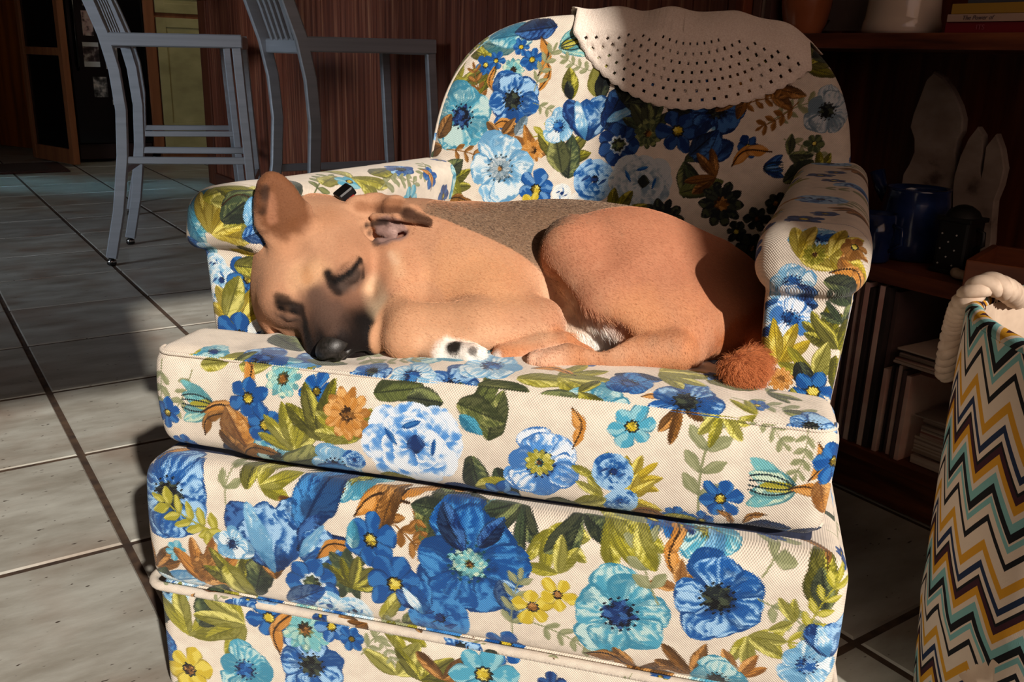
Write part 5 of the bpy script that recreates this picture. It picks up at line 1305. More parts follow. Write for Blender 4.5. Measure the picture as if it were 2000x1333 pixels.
def book(name, n0, t0, t1, z0, z1, cover, label, group, depth=.2, pages='d8c8ae', lying=True, title=None, yaw=0.0):
    # lying: spine towards -n, pages behind; standing: spine towards -n
    r = empty(name, nt(n0, (t0 + t1) / 2, z0)); tag(r, label, 'book', group)
    mc = mat(name + '_cover', cover, .55); mp_ = noise_mat(name + '_pages', [(.3, 'b7a58c'), (.7, pages)], (3, 3, 500) if lying else (500, 500, 3), 2, .9)
    o = -r.location
    def put(q): q.parent = r; q.matrix_parent_inverse = Matrix.Translation(o)
    th = min(.0022, (z1 - z0 if lying else t1 - t0) * .22)
    b = MB()
    if lying:
        b.rbox(n0 + .002, n0 + depth, t0, t1, z0, z0 + th, .0006).rbox(n0 + .002, n0 + depth, t0, t1, z1 - th, z1, .0006).rbox(n0, n0 + .003, t0, t1, z0, z1, .0008)
        p = MB().rbox(n0 + .0032, n0 + depth - .004, t0 + .003, t1 - .003, z0 + th, z1 - th)
    else:
        b.rbox(n0 + .002, n0 + depth, t0, t0 + th, z0, z1, .0006).rbox(n0 + .002, n0 + depth, t1 - th, t1, z0, z1, .0006).rbox(n0, n0 + .003, t0, t1, z0, z1, .0008)
        p = MB().rbox(n0 + .0032, n0 + depth - .004, t0 + th, t1 - th, z0 + .003, z1 - .004)
    c = b.build('cover', mc, r); put(c); c = p.build('pages', mp_, r); put(c)
    if title:
        cu = bpy.data.curves.new('title', 'FONT'); cu.body = title[0]; cu.size = title[1]; cu.extrude = .0002
        if title[3]: cu.shear = .3
        cu.align_y = 'CENTER'
        to = bpy.data.objects.new('title', cu); cu.materials.append(mat(name + '_title', title[2], .6)); link(to)
        # text reads along +t on the face that looks towards -n
        X, Y = TV, Vector((0, 0, 1)); Z = X.cross(Y)
        mtx = Matrix((X, Y, Z)).transposed().to_4x4(); mtx.translation = nt(n0 - .0005, t0 + title[4], (z0 + z1) / 2)
        bpy.context.view_layer.update()
        tm = bpy.data.meshes.new_from_object(to.evaluated_get(bpy.context.evaluated_depsgraph_get())); bpy.data.objects.remove(to)
        tm.transform(mtx); to = bpy.data.objects.new('title', tm); link(to, r); to.matrix_parent_inverse = Matrix.Translation(o)
    return r
def shelf_books():
    book('book', 1.452, (-0.8943, 0.8422)[0], -.60, .8405, .8565, '7a1222', 'magenta-red book at the bottom of the stack on the top shelf', 'stacked books on the top shelf', title=('ITS', .011, 'a0505c', False, .052))
    book('book', 1.448, (-0.891, 0.8579)[0], -.61, .857, .8685, 'b59a88', 'pale book with grey script on its spine, middle of the top shelf stack', 'stacked books on the top shelf', title=('The Power of', .009, '5a4a50', True, .026))
    book('book', 1.450, (-0.8868, 0.8687)[0], -.60, .869, .8845, 'a8822e', 'gold-spined book on top of the pale book in the stack', 'stacked books on the top shelf')
    book('book', 1.462, (-0.8688, 0.8842)[0], -.62, .885, .905, '4a5058', 'dull blue-grey book lying uppermost on the gold-spined book', 'stacked books on the top shelf')
    cols = ('5c4038', '8a7468', '4a302a', 'a08c80', '4a2c28', '8d7a70')
    words = ('dark brown', 'greyish tan', 'dark umber', 'pale grey', 'maroon', 'light taupe')
    t = -1.308
    pos = ('first', 'second', 'third', 'fourth', 'fifth', 'sixth')
    for k in range(3):
        w = (.018, .011, .015)[k]
        book('book', 1.455 + .004 * (k % 2), t, t + w, .8405, 1.03 + .02 * (k % 3), cols[k], words[k] + ' book standing upright beside the terracotta pot, %s from the case side' % pos[k], 'upright books on the top shelf', .18, lying=False); t += w + .001
    # record sleeves on the bottom shelf
    rng = random.Random(12)
    pal = [('e8b4a4', 'dusty pink'), ('d2584e', 'brick red'), ('f4dcc8', 'pale beige'), ('5a4440', 'near-black'), ('b08070', 'brown'), ('e07866', 'rusty red'), ('fbe8d8', 'cream'), ('342a28', 'black'), ('c8988c', 'mauve'), ('d66860', 'dull crimson'), ('ecccba', 'tan')]
    ords = 'first second third fourth fifth sixth seventh eighth ninth tenth eleventh twelfth thirteenth fourteenth fifteenth sixteenth seventeenth eighteenth nineteenth twentieth twenty-first twenty-second twenty-third twenty-fourth twenty-fifth twenty-sixth twenty-seventh twenty-eighth twenty-ninth thirtieth thirty-first thirty-second thirty-third thirty-fourth thirty-fifth'.split()
    t = -1.03; k = 0
    while t < -.845:
        w = rng.choice((.0042, .0055, .007, .0085, .010)); c, wd = pal[(k * 7 + k // 3) % len(pal)]
        z1 = .103 + (.315 if t + w < -.888 else .176) - rng.choice((.003, .006, .010, .014)); n0 = 1.438 + rng.choice((0, .004, .009, .014))
        lab = '%s record sleeve, %s from the left in the bottom shelf row' % (wd, ords[k])
        o = nbox('record_sleeve', n0, n0 + .285, t, t + w, .1035, z1, noise_mat('sleeve_card_%d' % k, [(.35, c), (.65, tuple(min(1, x * 1.25) for x in (int(c[i:i + 2], 16) / 255 for i in (0, 2, 4))))], (8, 8, 14), 3, .8), None, .0006)
        tag(o, lab, 'record', 'record sleeves on the bottom shelf'); t += w + .0012; k += 1
    # magazines lying in two piles beside them
    mags = [('b39a8c', 'pale'), ('8f7a70', 'grey-brown'), ('6b4a44', 'brown'), ('a58a7c', 'tan'), ('7a3a34', 'dull red'), ('584840', 'dark'), ('96806e', 'beige'), ('3f302c', 'black-edged')]
    ordw = ('bottom', 'second', 'third', 'fourth', 'fifth', 'sixth', 'seventh', 'eighth')
    for pile, (z, cnt, where) in enumerate(((.104, 8, 'lower'), (.285, 6, 'upper'))):
        for i in range(cnt):
            h = rng.choice((.004, .006, .009, .012)) * (1.25 if pile == 0 else .8); c, wd = mags[(i * 3 + pile) % 8]
            if pile == 0 and i == 0: h = .016
            n0 = 1.448 + rng.uniform(0, .02) - (.022 if pile else 0); t0 = (-.832 if pile == 0 else -.882) + rng.uniform(0, .016)
            o = MB().box(nt(n0 + .105, t0 + .14, z + h / 2), (.21, .28, h), (Matrix.Rotation(rng.uniform(-.05, .05), 3, 'Z') @ NV, Matrix.Rotation(rng.uniform(-.05, .05) * 0, 3, 'Z') @ TV, Vector((0, 0, 1))), .001).build('magazine', noise_mat('magazine_paper_%d_%d' % (pile, i), [(.35, c), (.65, 'c8b4a2')], (3, 3, 300), 2, .7))
            tag(o, '%s magazine lying %s in the %s pile right of the record sleeves' % (wd, ordw[i] if i < cnt - 1 else 'on top', where), 'magazine', 'magazines in the bookcase'); z += h + .0004
shelf_books()

def placed(o, n, t, z, yaw=0.0):
    o.location = nt(n, t, z); o.rotation_euler = (0, 0, YAW_N + yaw); return o
def top_shelf_things():
    mg = noise_mat('cream_glaze', [(.3, 'b5a290'), (.7, 'c4b2a0')], (3, 3, 3), 2, .12)
    tc, td = (-1.0829, 0.8476)[0], (-0.945, 0.8467)[0]
    R = (td - tc) / 2 * .96
    r = empty('crock', nt(1.512, (tc + td) / 2, .8405)); tag(r, 'large glossy cream crock with a flared foot on the top shelf', 'crock')
    MB().lathe([(0, .002), (R * .96, 0), (R, .006), (R * .985, .018), (R * .955, .024), (R * .94, .028), (R * .90, .06), (R * .87, .12), (R * .87, .20), (R * .92, .24), (R * .96, .252), (R * .93, .258), (R * .84, .25), (R * .80, .12), (R * .8, .03), (0, .025)], seg=56).build('body', mg, r, True)
    MB().tube([(0, R * .86, .20), (0, R * 1.25, .20), (0, R * 1.42, .17), (0, R * 1.40, .12), (0, R * 1.2, .09), (0, R * .88, .085)], [.008, .009, .009, .009, .009, .008], 10).build('handle', mg, r, True)
    mt = noise_mat('terracotta_glaze', [(.3, '7c4024'), (.6, 'a05c38'), (.8, 'b5734a')], (5, 5, 9), 3, .22)
    r = empty('vase', nt(1.493, (-1.2243, 0.8479)[0] + .015, .8405)); tag(r, 'glossy terracotta vase on the top shelf behind the end of the doily', 'vase')
    MB().lathe([(0, .001), (.030, 0), (.033, .004), (.040, .02), (.046, .05), (.048, .085), (.045, .12), (.034, .15), (.026, .17), (.028, .19), (.033, .198), (.029, .198), (.022, .175), (.03, .14), (.04, .09), (.034, .02), (0, .012)], seg=48).build('body', mt, r, True)
    MB().tube([(.012, .028, .02), (.016, .052, .05), (.012, .064, .10), (.010, .058, .14), (.006, .030, .165)], .004, 8).build('handle', mt, r, True)
    # grey angular slab leaning behind
    ms = noise_mat('grey_slate', [(.3, '50443f'), (.7, '75665e')], (9, 9, 9), 4, .6, .2)
    P = [(-1.1938, 0.8489), (-1.099, 0.8483), (-1.0947, 0.8997), ((-1.0947, 0.8997)[0], .97), ((-1.1523, 0.9014)[0], .97), (-1.1985, 0.8713), (-1.1792, 0.8683)]
    V = [nt(1.53, a, b) for a, b in P] + [nt(1.548, a, b) for a, b in P]; k = len(P)
    o = meshobj('ornament', [tuple(v) for v in V], [tuple(range(k)), tuple(range(2 * k - 1, k - 1, -1))] + [(i, (i + 1) % k + 0, (i + 1) % k + k, i + k)[::-1] for i in range(k)], ms)
    tag(o, 'grey angular cut-out ornament standing between the vase and the crock', 'ornament')
top_shelf_things()

def outline_slab(name, pts, n, th, m, label, cat, group=None):
    # closed outline in (t, z), chamfered slab
    k = len(pts); c = np.mean(np.array(pts), 0)
    ins = [tuple(c + (np.array(p) - c) * .965) for p in pts]
    V = [nt(n, *q) for q in ins] + [nt(n + .004, *q) for q in pts] + [nt(n + th - .004, *q) for q in pts] + [nt(n + th, *q) for q in ins]
    F = [tuple(range(k)), tuple(range(4 * k - 1, 3 * k - 1, -1))]
    for a in range(3): F += [(a * k + i, (a + 1) * k + i, (a + 1) * k + (i + 1) % k, a * k + (i + 1) % k) for i in range(k)]
    o = meshobj(name, [tuple(v) for v in V], F, m)
    bm = bmesh.new(); bm.from_mesh(o.data); bmesh.ops.triangulate(bm, faces=[f for f in bm.faces if len(f.verts) > 4]); bmesh.ops.recalc_face_normals(bm, faces=bm.faces); bm.to_mesh(o.data); bm.free()
    return tag(o, label, cat, group)
def middle_shelf_things():
    mw = noise_mat('worn_whitewashed_wood', [(.28, '4d3c30'), (.40, '8a7767'), (.62, 'a18f7e')], (14, 14, 22), 5, .8, .3)
    base = .4465
    P = [(1790,138), (1806,150), (1822,175), (1838,205), (1846,232), (1845,258), (1836,272), (1832,292), (1834,330), (1836,362)]
    a = [(-1.028, 0.7807), (-1.0076, 0.7704), (-0.9852, 0.7478), (-0.9664, 0.7217), (-0.9553, 0.6989), (-0.953, 0.6754), (-0.9592, 0.6603), (-0.9598, 0.6362), (-0.951, 0.6046), (-0.9485, 0.5796)]
    b = [(-1.0581, 0.5825), (-1.0483, 0.6032), (-1.0416, 0.6282), (-1.0463, 0.6546), (-1.0589, 0.6766), (-1.0566, 0.7015), (-1.0477, 0.7367), (-1.0404, 0.7675)]
    outline_slab('figure', a + [(a[-1][0], base), (b[0][0], base)] + b, 1.655, .022, mw, 'taller whitewashed wooden cut-out figure standing behind the blue jug', 'figure', 'whitewashed wooden cut-outs')
    c = [(-0.883, 0.6771), (-0.8692, 0.6534), (-0.857, 0.619), (-0.8583, 0.5873), (-0.8642, 0.5591), (-0.8602, 0.5181), (-0.8551, 0.4816)]
    d = [(-0.9456, 0.5695), (-0.9472, 0.5948), (-0.9422, 0.6327), (-0.9325, 0.6658), (-0.9199, 0.6867), (-0.9091, 0.675), (-0.9017, 0.6413), (-0.9023, 0.6139), (-0.8948, 0.5946), (-0.8938, 0.6149), (-0.8958, 0.6554)]
    outline_slab('figure', c + [(c[-1][0], base), (d[0][0] + .02, base)] + d, 1.645, .022, mw, 'shorter whitewashed wooden cut-out with a slit top, right of the black lantern', 'figure', 'whitewashed wooden cut-outs')
    mb = noise_mat('dark_blue_glaze', [(.3, '0d1630'), (.7, '1d2f5c')], (20, 20, 20), 3, .14)
    r = empty('jug', nt(1.555, (-0.9579, 0.4694)[0], base)); tag(r, 'large dark blue glazed jug in front of the tall whitewashed figure', 'jug')
    MB().lathe([(0, .002), (.050, 0), (.056, .006), (.060, .03), (.061, .07), (.058, .105), (.055, .125), (.057, .130), (.053, .130), (.050, .12), (.054, .07), (.05, .01), (0, .008)], seg=44).build('body', mb, r, True)
    MB().tube([tuple(TV * -.052 + Vector((0, 0, .10))), tuple(TV * -.078 + Vector((0, 0, .122))), tuple(TV * -.090 + Vector((0, 0, .150)))], [.016, .012, .014], 12).build('spout', mb, r, True)
    r = empty('cup', nt(1.462, (-0.9708, 0.4643)[0], base)); tag(r, 'small dark blue glazed cup nearest the chair arm on the middle shelf', 'cup')
    MB().lathe([(0, .002), (.026, 0), (.030, .004), (.034, .05), (.034, .088), (.032, .088), (.031, .05), (.027, .01), (0, .008)], seg=40).build('body', mb, r, True)
    MB().tube([tuple(TV * .033 + Vector((0, 0, .07))), tuple(TV * .052 + Vector((0, 0, .066))), tuple(TV * .055 + Vector((0, 0, .04))), tuple(TV * .033 + Vector((0, 0, .024)))], .004, 8).build('handle', mb, r, True)
    # black pierced lantern
    mk = mat('black_iron', '0c0b0b', .5); ml = mat('pierced_gleam', 'b8b4ac', .3)
    tl = (-0.8406, 0.4804)[0]
    r = empty('lantern', nt(1.512, tl, base)); tag(r, 'black pierced metal lantern between the two whitewashed figures', 'lantern'); oo = Matrix.Translation(-r.location)
    def put(q): q.parent = r; q.matrix_parent_inverse = oo
    put(MB().rbox(1.487, 1.537, tl - .028, tl + .028, base, base + .095, .006).rbox(1.483, 1.541, tl - .031, tl + .031, base, base + .008, .002).rbox(1.483, 1.541, tl - .031, tl + .031, base + .09, base + .098, .002).build('body', mk))
    put(MB().lathe([(.030, .098), (.024, .108), (.012, .116), (.004, .118), (0, .118)], nt(1.512, tl, base), 24).build('lid', mk, None, True))
    put(MB().tube([nt(1.512, tl + .028, base + .08), nt(1.512, tl + .040, base + .075), nt(1.512, tl + .042, base + .055), nt(1.512, tl + .028, base + .045)], .004, 8).build('handle', mk, None, True))
    for i in range(5):
        for j in range(3):
            if (i + j) % 2 == 0:
                put(MB().box(nt(1.4868, tl - .018 + .013 * j, base + .016 + .013 * i), (.0012, .0026, .0026), (NV, (TV + Vector((0, 0, 1))).normalized(), (TV * -1 + Vector((0, 0, 1))).normalized())).build('pierced_stud', ml))
    # wooden tray
    mt = noise_mat('tray_wood', [(.3, '5c2c14'), (.7, '8a4c28')], (6, 6, 40), 4, .45, .1)
    T2 = (TV * math.cos(.30) + NV * math.sin(.30)); N2 = (NV * math.cos(.30) - TV * math.sin(.30)); Z = Vector((0, 0, 1))
    c0 = nt(1.405, -.764, base)
    r = empty('tray', c0); tag(r, 'reddish wooden box tray at the right end of the middle shelf', 'tray'); oo = Matrix.Translation(-r.location)
    def wall(nm, a0, a1, b0, b1, z0, z1, m_=mt): put2(MB().box(c0 + T2 * (a0 + a1) / 2 + N2 * (b0 + b1) / 2 + Z * ((z0 + z1) / 2), (a1 - a0, b1 - b0, z1 - z0), (T2, N2, Z), .002).build(nm, m_))
    def put2(q): q.parent = r; q.matrix_parent_inverse = oo
    wall('side', 0, .34, 0, .012, 0, .048); wall('side', 0, .34, .17, .182, 0, .048); wall('side', 0, .012, .012, .17, 0, .048); wall('side', .328, .34, .012, .17, 0, .048); wall('bottom', .012, .328, .012, .17, .001, .010)
    mc = noise_mat('crumpled_cloth', [(.3, '8d7c6c'), (.7, 'b5a493')], (30, 30, 30), 4, .9, .5)
    V, F = [], []
    rg = random.Random(9)
    for i in range(13):
        for j in range(9):
            p = c0 + T2 * (.08 + .23 * i / 12) + N2 * (.02 + .14 * j / 8) + Z * (.012 + .034 * math.sin(PI * i / 12) ** .7 * math.sin(PI * j / 8) ** .7 * (.8 + .4 * rg.random()))
            V.append(tuple(p))
    for i in range(12):
        for j in range(8): a = i * 9 + j; F.append((a, a + 9, a + 10, a + 1))
    tag(meshobj('cloth', V, F, mc, None, True), 'pale folded cloth lying in the wooden tray', 'cloth')
    msh = noise_mat('pale_shell', [(.3, '9a8068'), (.7, 'c8ae92')], (60, 60, 60), 3, .5, .2)
    f = Field((-.03, -.02, -.005), (.03, .02, .03), .0016); f.ell((0, 0, .008), (.015, .010, .009)); f.ell((.010, 0, .011), (.008, .008, .008), None, .004); f.ell((-.012, 0, .006), (.008, .006, .006), None, .004); f.ell((0, .0, -.001), (.009, .006, .004), None, .003, True)
    V, F = f.mesh(); o = meshobj('shell', relax(V, F, 2), F, msh, None, True); placed(o, 1.463, (-0.8005, 0.4923)[0], base + .0005, PI / 2); tag(o, 'small pale shell on the middle shelf at the tray corner', 'shell')
middle_shelf_things()

# ------------------------------------------------------------------ chevron fabric basket with rope handles
def chevron_material():
    m = mat('chevron_cloth', (1, 1, 1), .9, 0, .2)
    uv = N(m, 'ShaderNodeUVMap', uv_map='UVMap'); sx = N(m, 'ShaderNodeSeparateXYZ'); L(m, uv.outputs[0], sx.inputs[0])
    pp = N(m, 'ShaderNodeMath', operation='PINGPONG'); pp.inputs[1].default_value = .030; L(m, sx.outputs[0], pp.inputs[0])
    ml = N(m, 'ShaderNodeMath', operation='MULTIPLY_ADD'); ml.inputs[1].default_value = 1.4; L(m, pp.outputs[0], ml.inputs[0]); L(m, sx.outputs[1], ml.inputs[2])
    dv = N(m, 'ShaderNodeMath', operation='DIVIDE'); dv.inputs[1].default_value = .160; L(m, ml.outputs[0], dv.inputs[0])
    fr = N(m, 'ShaderNodeMath', operation='FRACT'); L(m, dv.outputs[0], fr.inputs[0])
    c, y, nv, p, k, t, g = 'bfae9d', 'b5811f', '16243f', '35161f', '0d0d11', '6a9896', '7fa6a2'
    seq = [(.07, c), (.055, k), (.08, c), (.055, t), (.02, c), (.075, k), (.075, t), (.055, c), (.075, y), (.065, p), (.03, k), (.055, c), (.06, nv), (.075, c), (.085, y), (.07, c)]
    tot = sum(a for a, _ in seq); pos = 0; st = []
    for a, col in seq: st.append((pos / tot, col)); pos += a
    r = ramp(m, fr.outputs[0], st, 'CONSTANT'); L(m, r.outputs[0], bsdf(m).inputs['Base Color'])
    n = N(m, 'ShaderNodeTexNoise'); n.inputs['Scale'].default_value = 900; tc = N(m, 'ShaderNodeTexCoord'); L(m, tc.outputs['Object'], n.inputs['Vector'])
    b = N(m, 'ShaderNodeBump'); b.inputs['Strength'].default_value = .3; b.inputs['Distance'].default_value = .001; L(m, n.outputs['Fac'], b.inputs['Height']); L(m, b.outputs[0], bsdf(m).inputs['Normal'])
    return m
def make_basket():
    cx, cy, R, Hh = .708, .935, .192, .515
    r = empty('basket', (cx, cy, 0)); tag(r, 'tall round chevron-patterned fabric basket with rope handles beside the armchair', 'basket')
    mc = chevron_material(); mlin = noise_mat('cream_canvas_lining', [(.3, 'b09a86'), (.7, 'c4ae98')], (40, 40, 40), 3, .9, .2)
    na, nv_ = 120, 56; V, U, F = [], [], []
    rg = random.Random(2)
    prof = [(.925 + .125 * v / nv_ + .035 * math.sin(PI * v / nv_), Hh * v / nv_) for v in range(nv_ + 1)]
    for v, (k, z) in enumerate(prof):
        for a in range(na + 1):
            th = TAU * a / na
            wob = 1 + .016 * math.sin(3 * th + z * 6) + .012 * math.sin(5 * th - z * 11) * (z / Hh) + .010 * math.exp(-((z - .17 - .03 * math.sin(2 * th)) / .02) ** 2)
            sl = .030 * (z / Hh) ** 3 * math.cos(th - 2.4)          # the rim sags on the room side
            V.append((R * k * wob * math.cos(th), R * k * wob * math.sin(th), z * (1 - .02) + sl * .4)); U.append((th * R, z + .012 * math.sin(th * 2)))
    for v in range(nv_):
        for a in range(na): i = v * (na + 1) + a; F.append((i, i + 1, i + na + 2, i + na + 1))
    o = meshobj('body', V, F, mc, r, True); setuv(o, np.array(U))
    top = V[-(na + 1):]
    # rolled rim, printed side out, and the canvas lining inside
    V2, U2, F2 = [], [], []
    for a in range(na + 1):
        x, y, z = top[a]; d = Vector((x, y, 0)).normalized(); th = TAU * a / na
        for k in range(9):
            ph = -.2 + k / 8 * 3.5; V2.append((x - d.x * .010 + d.x * .010 * math.cos(ph), y - d.y * .010 + d.y * .010 * math.cos(ph), z + .011 * math.sin(ph))); U2.append((th * R, Hh + ph * .012))
    for a in range(na):
        for k in range(8): i = a * 9 + k; F2.append((i, i + 9, i + 10, i + 1))
    o = meshobj('rim', V2, F2, mc, r, True); setuv(o, np.array(U2))
    V3, F3 = [], []
    for v in range(16):
        for a in range(na):
            x, y, z = top[a]; d = Vector((x, y, 0)); d = d.normalized() * (d.length - .019 - .004 * math.sin(a * .7 + v)); V3.append((d.x, d.y, z + .002 - .40 * v / 15))
    for v in range(15):
        for a in range(na): F3.append((v * na + a, (v + 1) * na + a, (v + 1) * na + (a + 1) % na, v * na + (a + 1) % na))
    F3.append(tuple(range(15 * na, 16 * na)))
    meshobj('lining', V3, F3, mlin, r, True)
    # twisted rope handle hanging outside on the left, thrown over the rim
    mr_ = noise_mat('cotton_rope', [(.3, 'b39b86'), (.7, 'cfb8a2')], (60, 60, 60), 3, .85, .3)
    def rope(path, name):
        P = [Vector(p) for p in path]
        def cr(t):
            i = min(int(t), len(P) - 2); f = t - i; p0, p1, p2, p3 = P[max(i - 1, 0)], P[i], P[i + 1], P[min(i + 2, len(P) - 1)]
            return .5 * (2 * p1 + (p2 - p0) * f + (2 * p0 - 5 * p1 + 4 * p2 - p3) * f * f + (3 * p1 - p0 - 3 * p2 + p3) * f ** 3)
        n = 200; pts = [cr((len(P) - 1) * k / (n - 1)) for k in range(n)]
        up = Vector((.3, .2, 1)); mb = MB(); fr = []
        for i, p in enumerate(pts):
            d = (pts[min(i + 1, n - 1)] - pts[max(i - 1, 0)]).normalized(); u = up - d * up.dot(d); u.normalize(); up = u; fr.append((p, u, d.cross(u)))
        ln = [0.0]
        for a, b in zip(pts, pts[1:]): ln.append(ln[-1] + (b - a).length)
        for s in range(3):
            st = []; rr = []
            for i, (p, u, w) in enumerate(fr):
                a = TAU * s / 3 + ln[i] * 140; e = min(1, (ln[-1] - ln[i]) / .02 + .35)
                st.append(p + (u * math.cos(a) + w * math.sin(a)) * .0058 * e); rr.append(.0090 * (.5 + .5 * e))
            mb.tube(st, rr, 10)
        return mb.build(name, mr_, r, True)
    o3 = Vector((cx, cy, 0))
    def W3(n, t, z): return nt(n, t, z) - o3
    a0 = (1.0748, -0.5283); a1 = (1.0374, -0.5361); a2 = (1.0338, -0.555); a3 = (1.0921, -0.5933); a4 = (1.1092, -0.6038); a5 = (1.142, -0.6204)
    rope([W3(*(1.1795, -0.563), .50), W3(*a0, .535), W3(*a1, .545), W3(*a2, .520), W3(*a3, .47), W3(*a4, .43), W3(*a5, .385)], 'rope_handle')
    th = -.9
    rope([(R * 1.04 * math.cos(th), R * 1.04 * math.sin(th), .50), (R * 1.2 * math.cos(th + .2), R * 1.2 * math.sin(th + .2), .46), (R * 1.2 * math.cos(th + .6), R * 1.2 * math.sin(th + .6), .44), (R * 1.16 * math.cos(th + 1.0), R * 1.16 * math.sin(th + 1.0), .46), (R * 1.04 * math.cos(th + 1.2), R * 1.04 * math.sin(th + 1.2), .50)], 'rope_handle')
make_basket()

# ------------------------------------------------------------------ the dim kitchen beyond
def make_kitchen():
    tk = -6.92
    mo = noise_mat('orange_door_wood', [(.3, '6e350c'), (.55, 'a35618'), (.75, 'b86824')], (14, 14, 1.4), 4, .5, .1)
    mf = noise_mat('oak_frame', [(.3, '7a4526'), (.7, 'a0633c')], (20, 20, 2), 4, .5, .1)
    mg = mat('dark_glass', '05070c', .06); mk = mat('black_enamel', '08080a', .18)
    Z = Vector((0, 0, 1))
    # orange wooden door leaf at the far left
    p0, p1 = (0.6184, -8.4198), (0.9848, -7.7304)
    a, b = nt(*p0), nt(*p1); d = (b - a).normalized(); q = Z.cross(d)
    r = empty('wooden_door', (a + b) / 2); tag(r, 'plain orange-brown wooden door leaf standing open at the far left', 'door'); oo = Matrix.Translation(-r.location)
    def put(o, rr=r, m4=None): o.parent = rr; o.matrix_parent_inverse = Matrix.Translation(-rr.location); return o
    L_ = (b - a).length; c = (a + b) / 2
    put(MB().box(c + Z * 1.02, (L_ - .10, .036, 2.0), (d, q, Z), .004).build('panel', mo))
    for s in (-1, 1): put(MB().box(c + d * s * (L_ / 2 - .03) + Z * 1.02, (.06, .042, 2.02), (d, q, Z), .004).build('stile', mo))
    put(MB().box(b - d * .05 + q * .04 + Z * 1.0, (.03, .05, .05), (d, q, Z), .01).build('handle', mat('brass', 'a07a38', .3, 1.0)))
    # glazed door, oak frame with a middle rail
    a, b = nt(*(0.877, -7.2842)), nt(*(1.0516, -6.7318)); d = (b - a).normalized(); q = Z.cross(d); L_ = (b - a).length; c = (a + b) / 2
    r2 = empty('glazed_door', c); tag(r2, 'oak-framed glass door with a middle rail, ajar beside the dark refrigerator', 'door')
    for s in (-1, 1): put(MB().box(c + d * s * (L_ / 2 - .025) + Z * 1.03, (.05, .045, 2.04), (d, q, Z), .004).build('stile', mf), r2)
    for z0, h in ((.06, .10), (.735, .05), (1.99, .10)): put(MB().box(c + Z * z0, (L_ - .10, .04, h), (d, q, Z), .004).build('rail', mf), r2)
    for z0, z1 in ((.11, .71), (.76, 1.94)): put(MB().box(c + Z * (z0 + z1) / 2, (L_ - .095, .012, z1 - z0), (d, q, Z)).build('pane', mg), r2)
    # door mat
    mm = noise_mat('door_mat_pile', [(.3, '2a1a14'), (.7, '40302a')], (80, 80, 80), 3, .95, .4); mm2 = noise_mat('door_mat_border', [(.3, '2e1710'), (.7, '4a281c')], (80, 80, 80), 3, .95, .4)
    na, ta = (0.9599, -6.4385)
    r3 = empty('door_mat', nt(na - .35, ta - .25, 0)); tag(r3, 'dark brown door mat on the floor before the glass door', 'mat')
    put(MB().rbox(na - .75, na, ta - .52, ta, .0, .010, .003).build('border', mm2), r3); put(MB().rbox(na - .68, na - .10, ta - .46, ta - .06, .009, .013, .002).build('pile', mm), r3)
    # refrigerator
    n0, n1 = 1.10, 1.60
    r4 = empty('refrigerator', nt((n0 + n1) / 2, tk - .35, 0)); tag(r4, 'black refrigerator covered with pinned photographs behind the stools', 'refrigerator')
    put(MB().rbox(n0, n1, tk - .70, tk - .06, .03, 1.75, .01).build('body', mk), r4)
    dl = put(MB().rbox(n0 + .004, n1 - .004, tk - .055, tk, .13, 1.18, .012).build('door', mk), r4); du = put(MB().rbox(n0 + .004, n1 - .004, tk - .055, tk, 1.19, 1.745, .012).build('door', mk), r4)
    h = MB().tube([nt(n0 + .05, tk, .62), nt(n0 + .05, tk + .035, .65), nt(n0 + .05, tk + .035, 1.10), nt(n0 + .05, tk, 1.13)], .010, 8).build('handle', mk, None, True); h.parent = dl
    put(MB().rbox(n0 + .01, n1 - .01, tk - .06, tk - .02, .02, .125, .004).build('grille', mat('dark_red_kickplate', '2a1410', .6)), r4)
    ph = [((157,20), (183,70), 'c0a09c', 'portrait photo with pink tones pinned high on the black refrigerator'), ((186,20), (200,60), '6a5a58', 'narrow dim photo right of the pink-toned portrait'), ((157,-20), (190,12), '8a8480', 'pale photo cut by the top of the picture on the refrigerator'),
          ((160,82), (196,131), '4a3a3c', 'dark photo with white strips above and below on the refrigerator'), ((203,44), (226,76), 'b0a498', 'small cream photo beside the stool upright'), ((203,86), (232,135), '968e88', 'grey photo of a face beside the stool upright'),
          ((181,150), (212,190), '585654', 'grey square photo low on the refrigerator'), ((216,156), (240,205), '9a8c80', 'lowest light photo with a white strip behind the stool')]
    for (x0, y0), (x1, y1), col, lab in PH(ph):
        m_ = noise_mat('photo_print', [(.35, '1a1616'), (.5, col), (.7, 'cfc4ba')], (26, 26, 26), 3, .35)
        rr = empty('photograph', nt((x0 + x1) / 2, tk + .0035, (y0 + y1) / 2)); tag(rr, lab, 'photo', 'photos on the refrigerator')
        put(MB().rbox(x0, x1, tk + .0012, tk + .003, y0, y1).build('print', m_), rr)
        if 'strip' in lab:
            w = mat('white_strip', 'c8c8c6', .5)
            if 'above' in lab: put(MB().rbox(x0, x1, tk + .0032, tk + .0042, y1 - .028, y1).build('magnet_strip', w), rr)
            put(MB().rbox(x0, x1, tk + .0032, tk + .0042, y0, y0 + .034).build('magnet_strip', w), rr)
    nw = (1.074, 0.6765); nw2 = (1.1257, 0.8204)
    # yellow cabinet with oak edge
    my = noise_mat('aged_yellow_paint', [(.3, '9d9262'), (.6, 'b5aa76'), (.8, 'c2b784')], (5, 5, 9), 4, .5, .08)
    x0 = (1.6304, 0.5822)[0]; x1 = 2.35
    r5 = empty('cabinet', nt((x0 + x1) / 2, tk - .3, 0)); tag(r5, 'aged yellow kitchen cabinet with oak edging behind the first stool', 'cabinet')
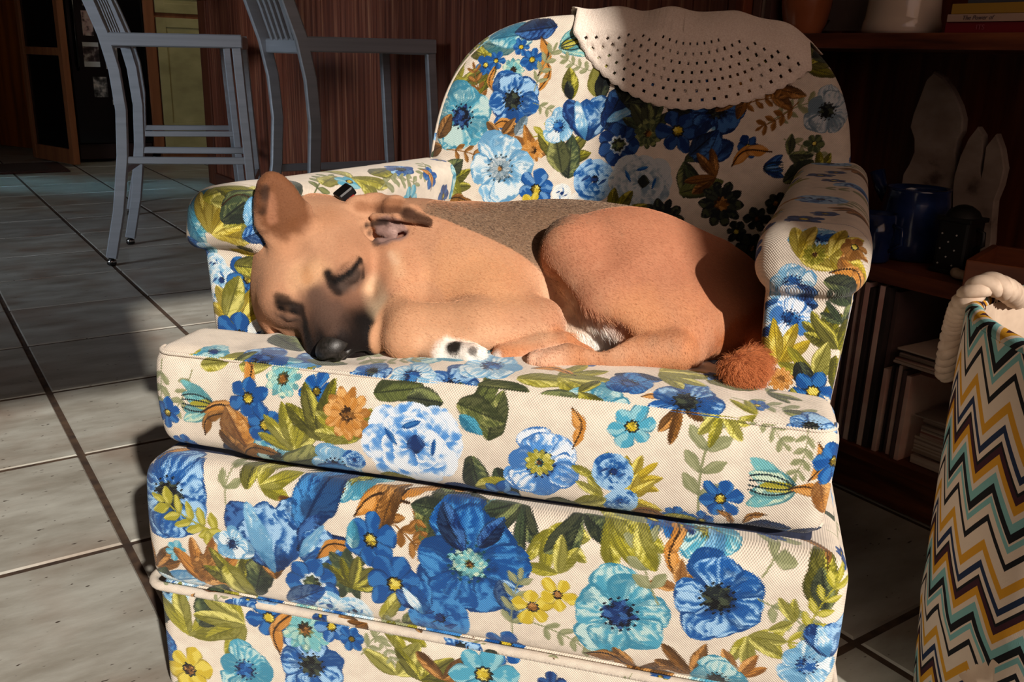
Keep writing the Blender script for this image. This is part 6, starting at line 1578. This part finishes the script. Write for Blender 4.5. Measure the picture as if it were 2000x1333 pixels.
    put(MB().rbox(x0 + .03, x1, tk - .6, tk - .02, .0, 1.2, .003).build('body', mf), r5)
    put(MB().rbox(x0 - .03, x0 + .04, tk - .6, tk + .005, .08, 1.5, .004).build('edge_strip', mf), r5)
    def door(zz0, zz1, nm):
        xa, xb = x0 + .05, x0 + .46
        f = put(MB().rbox(xa, xa + .065, tk - .02, tk + .004, zz0, zz1, .004).rbox(xb - .065, xb, tk - .02, tk + .004, zz0, zz1, .004).rbox(xa, xb, tk - .02, tk + .003, zz1 - .065, zz1, .004).rbox(xa, xb, tk - .02, tk + .003, zz0, zz0 + .065, .004).build(nm, my), r5)
        p = MB().rbox(xa + .06, xb - .06, tk - .02, tk - .008, zz0 + .06, zz1 - .06, .003).build('panel', my); p.parent = f
        k = MB().lathe([(0, -.016), (.012, -.014), (.014, -.004), (.006, .004), (.006, .012)], (0, 0, 0), 14).build('knob', mat('dark_knob', '2a1a10', .4), None, True)
        k.data.transform(Matrix.Translation(nt(xb - .03, tk + .012, (zz0 + zz1) / 2)) @ Matrix.Rotation(-PI / 2, 4, NV)); k.parent = f
    door((1.8043, 1.0113)[1], 1.17, 'drawer'); door((1.7399, 0.2)[1], (1.8018, 0.9808)[1], 'door'); door(.06, (1.7382, 0.1783)[1], 'drawer')
def PH(ph):
    # corners on the refrigerator door in (n, z), measured
    out = []
    tab = {(157,20): (1.2033, 1.0011), (183,70): (1.2695, 0.842), (186,20): (1.2955, 1.0058), (200,60): (1.3276, 0.877), (157,-20): (1.2166, 1.1293), (190,12): (1.3109, 1.0325), (160,82): (1.1919, 0.7999), (196,131): (1.2914, 0.6406), (203,44): (1.3425, 0.93), (226,76): (1.4075, 0.8272), (203,86): (1.329, 0.7913), (232,135): (1.4087, 0.6293), (181,150): (1.2363, 0.576), (212,190): (1.3244, 0.4412), (216,156): (1.3488, 0.5572), (240,205): (1.4131, 0.3896)}
    for a, b, c, d in ph:
        p, q = tab[a], tab[b]; out.append(((p[0], q[1]), (q[0], p[1]), c, d))
    return out
make_kitchen()
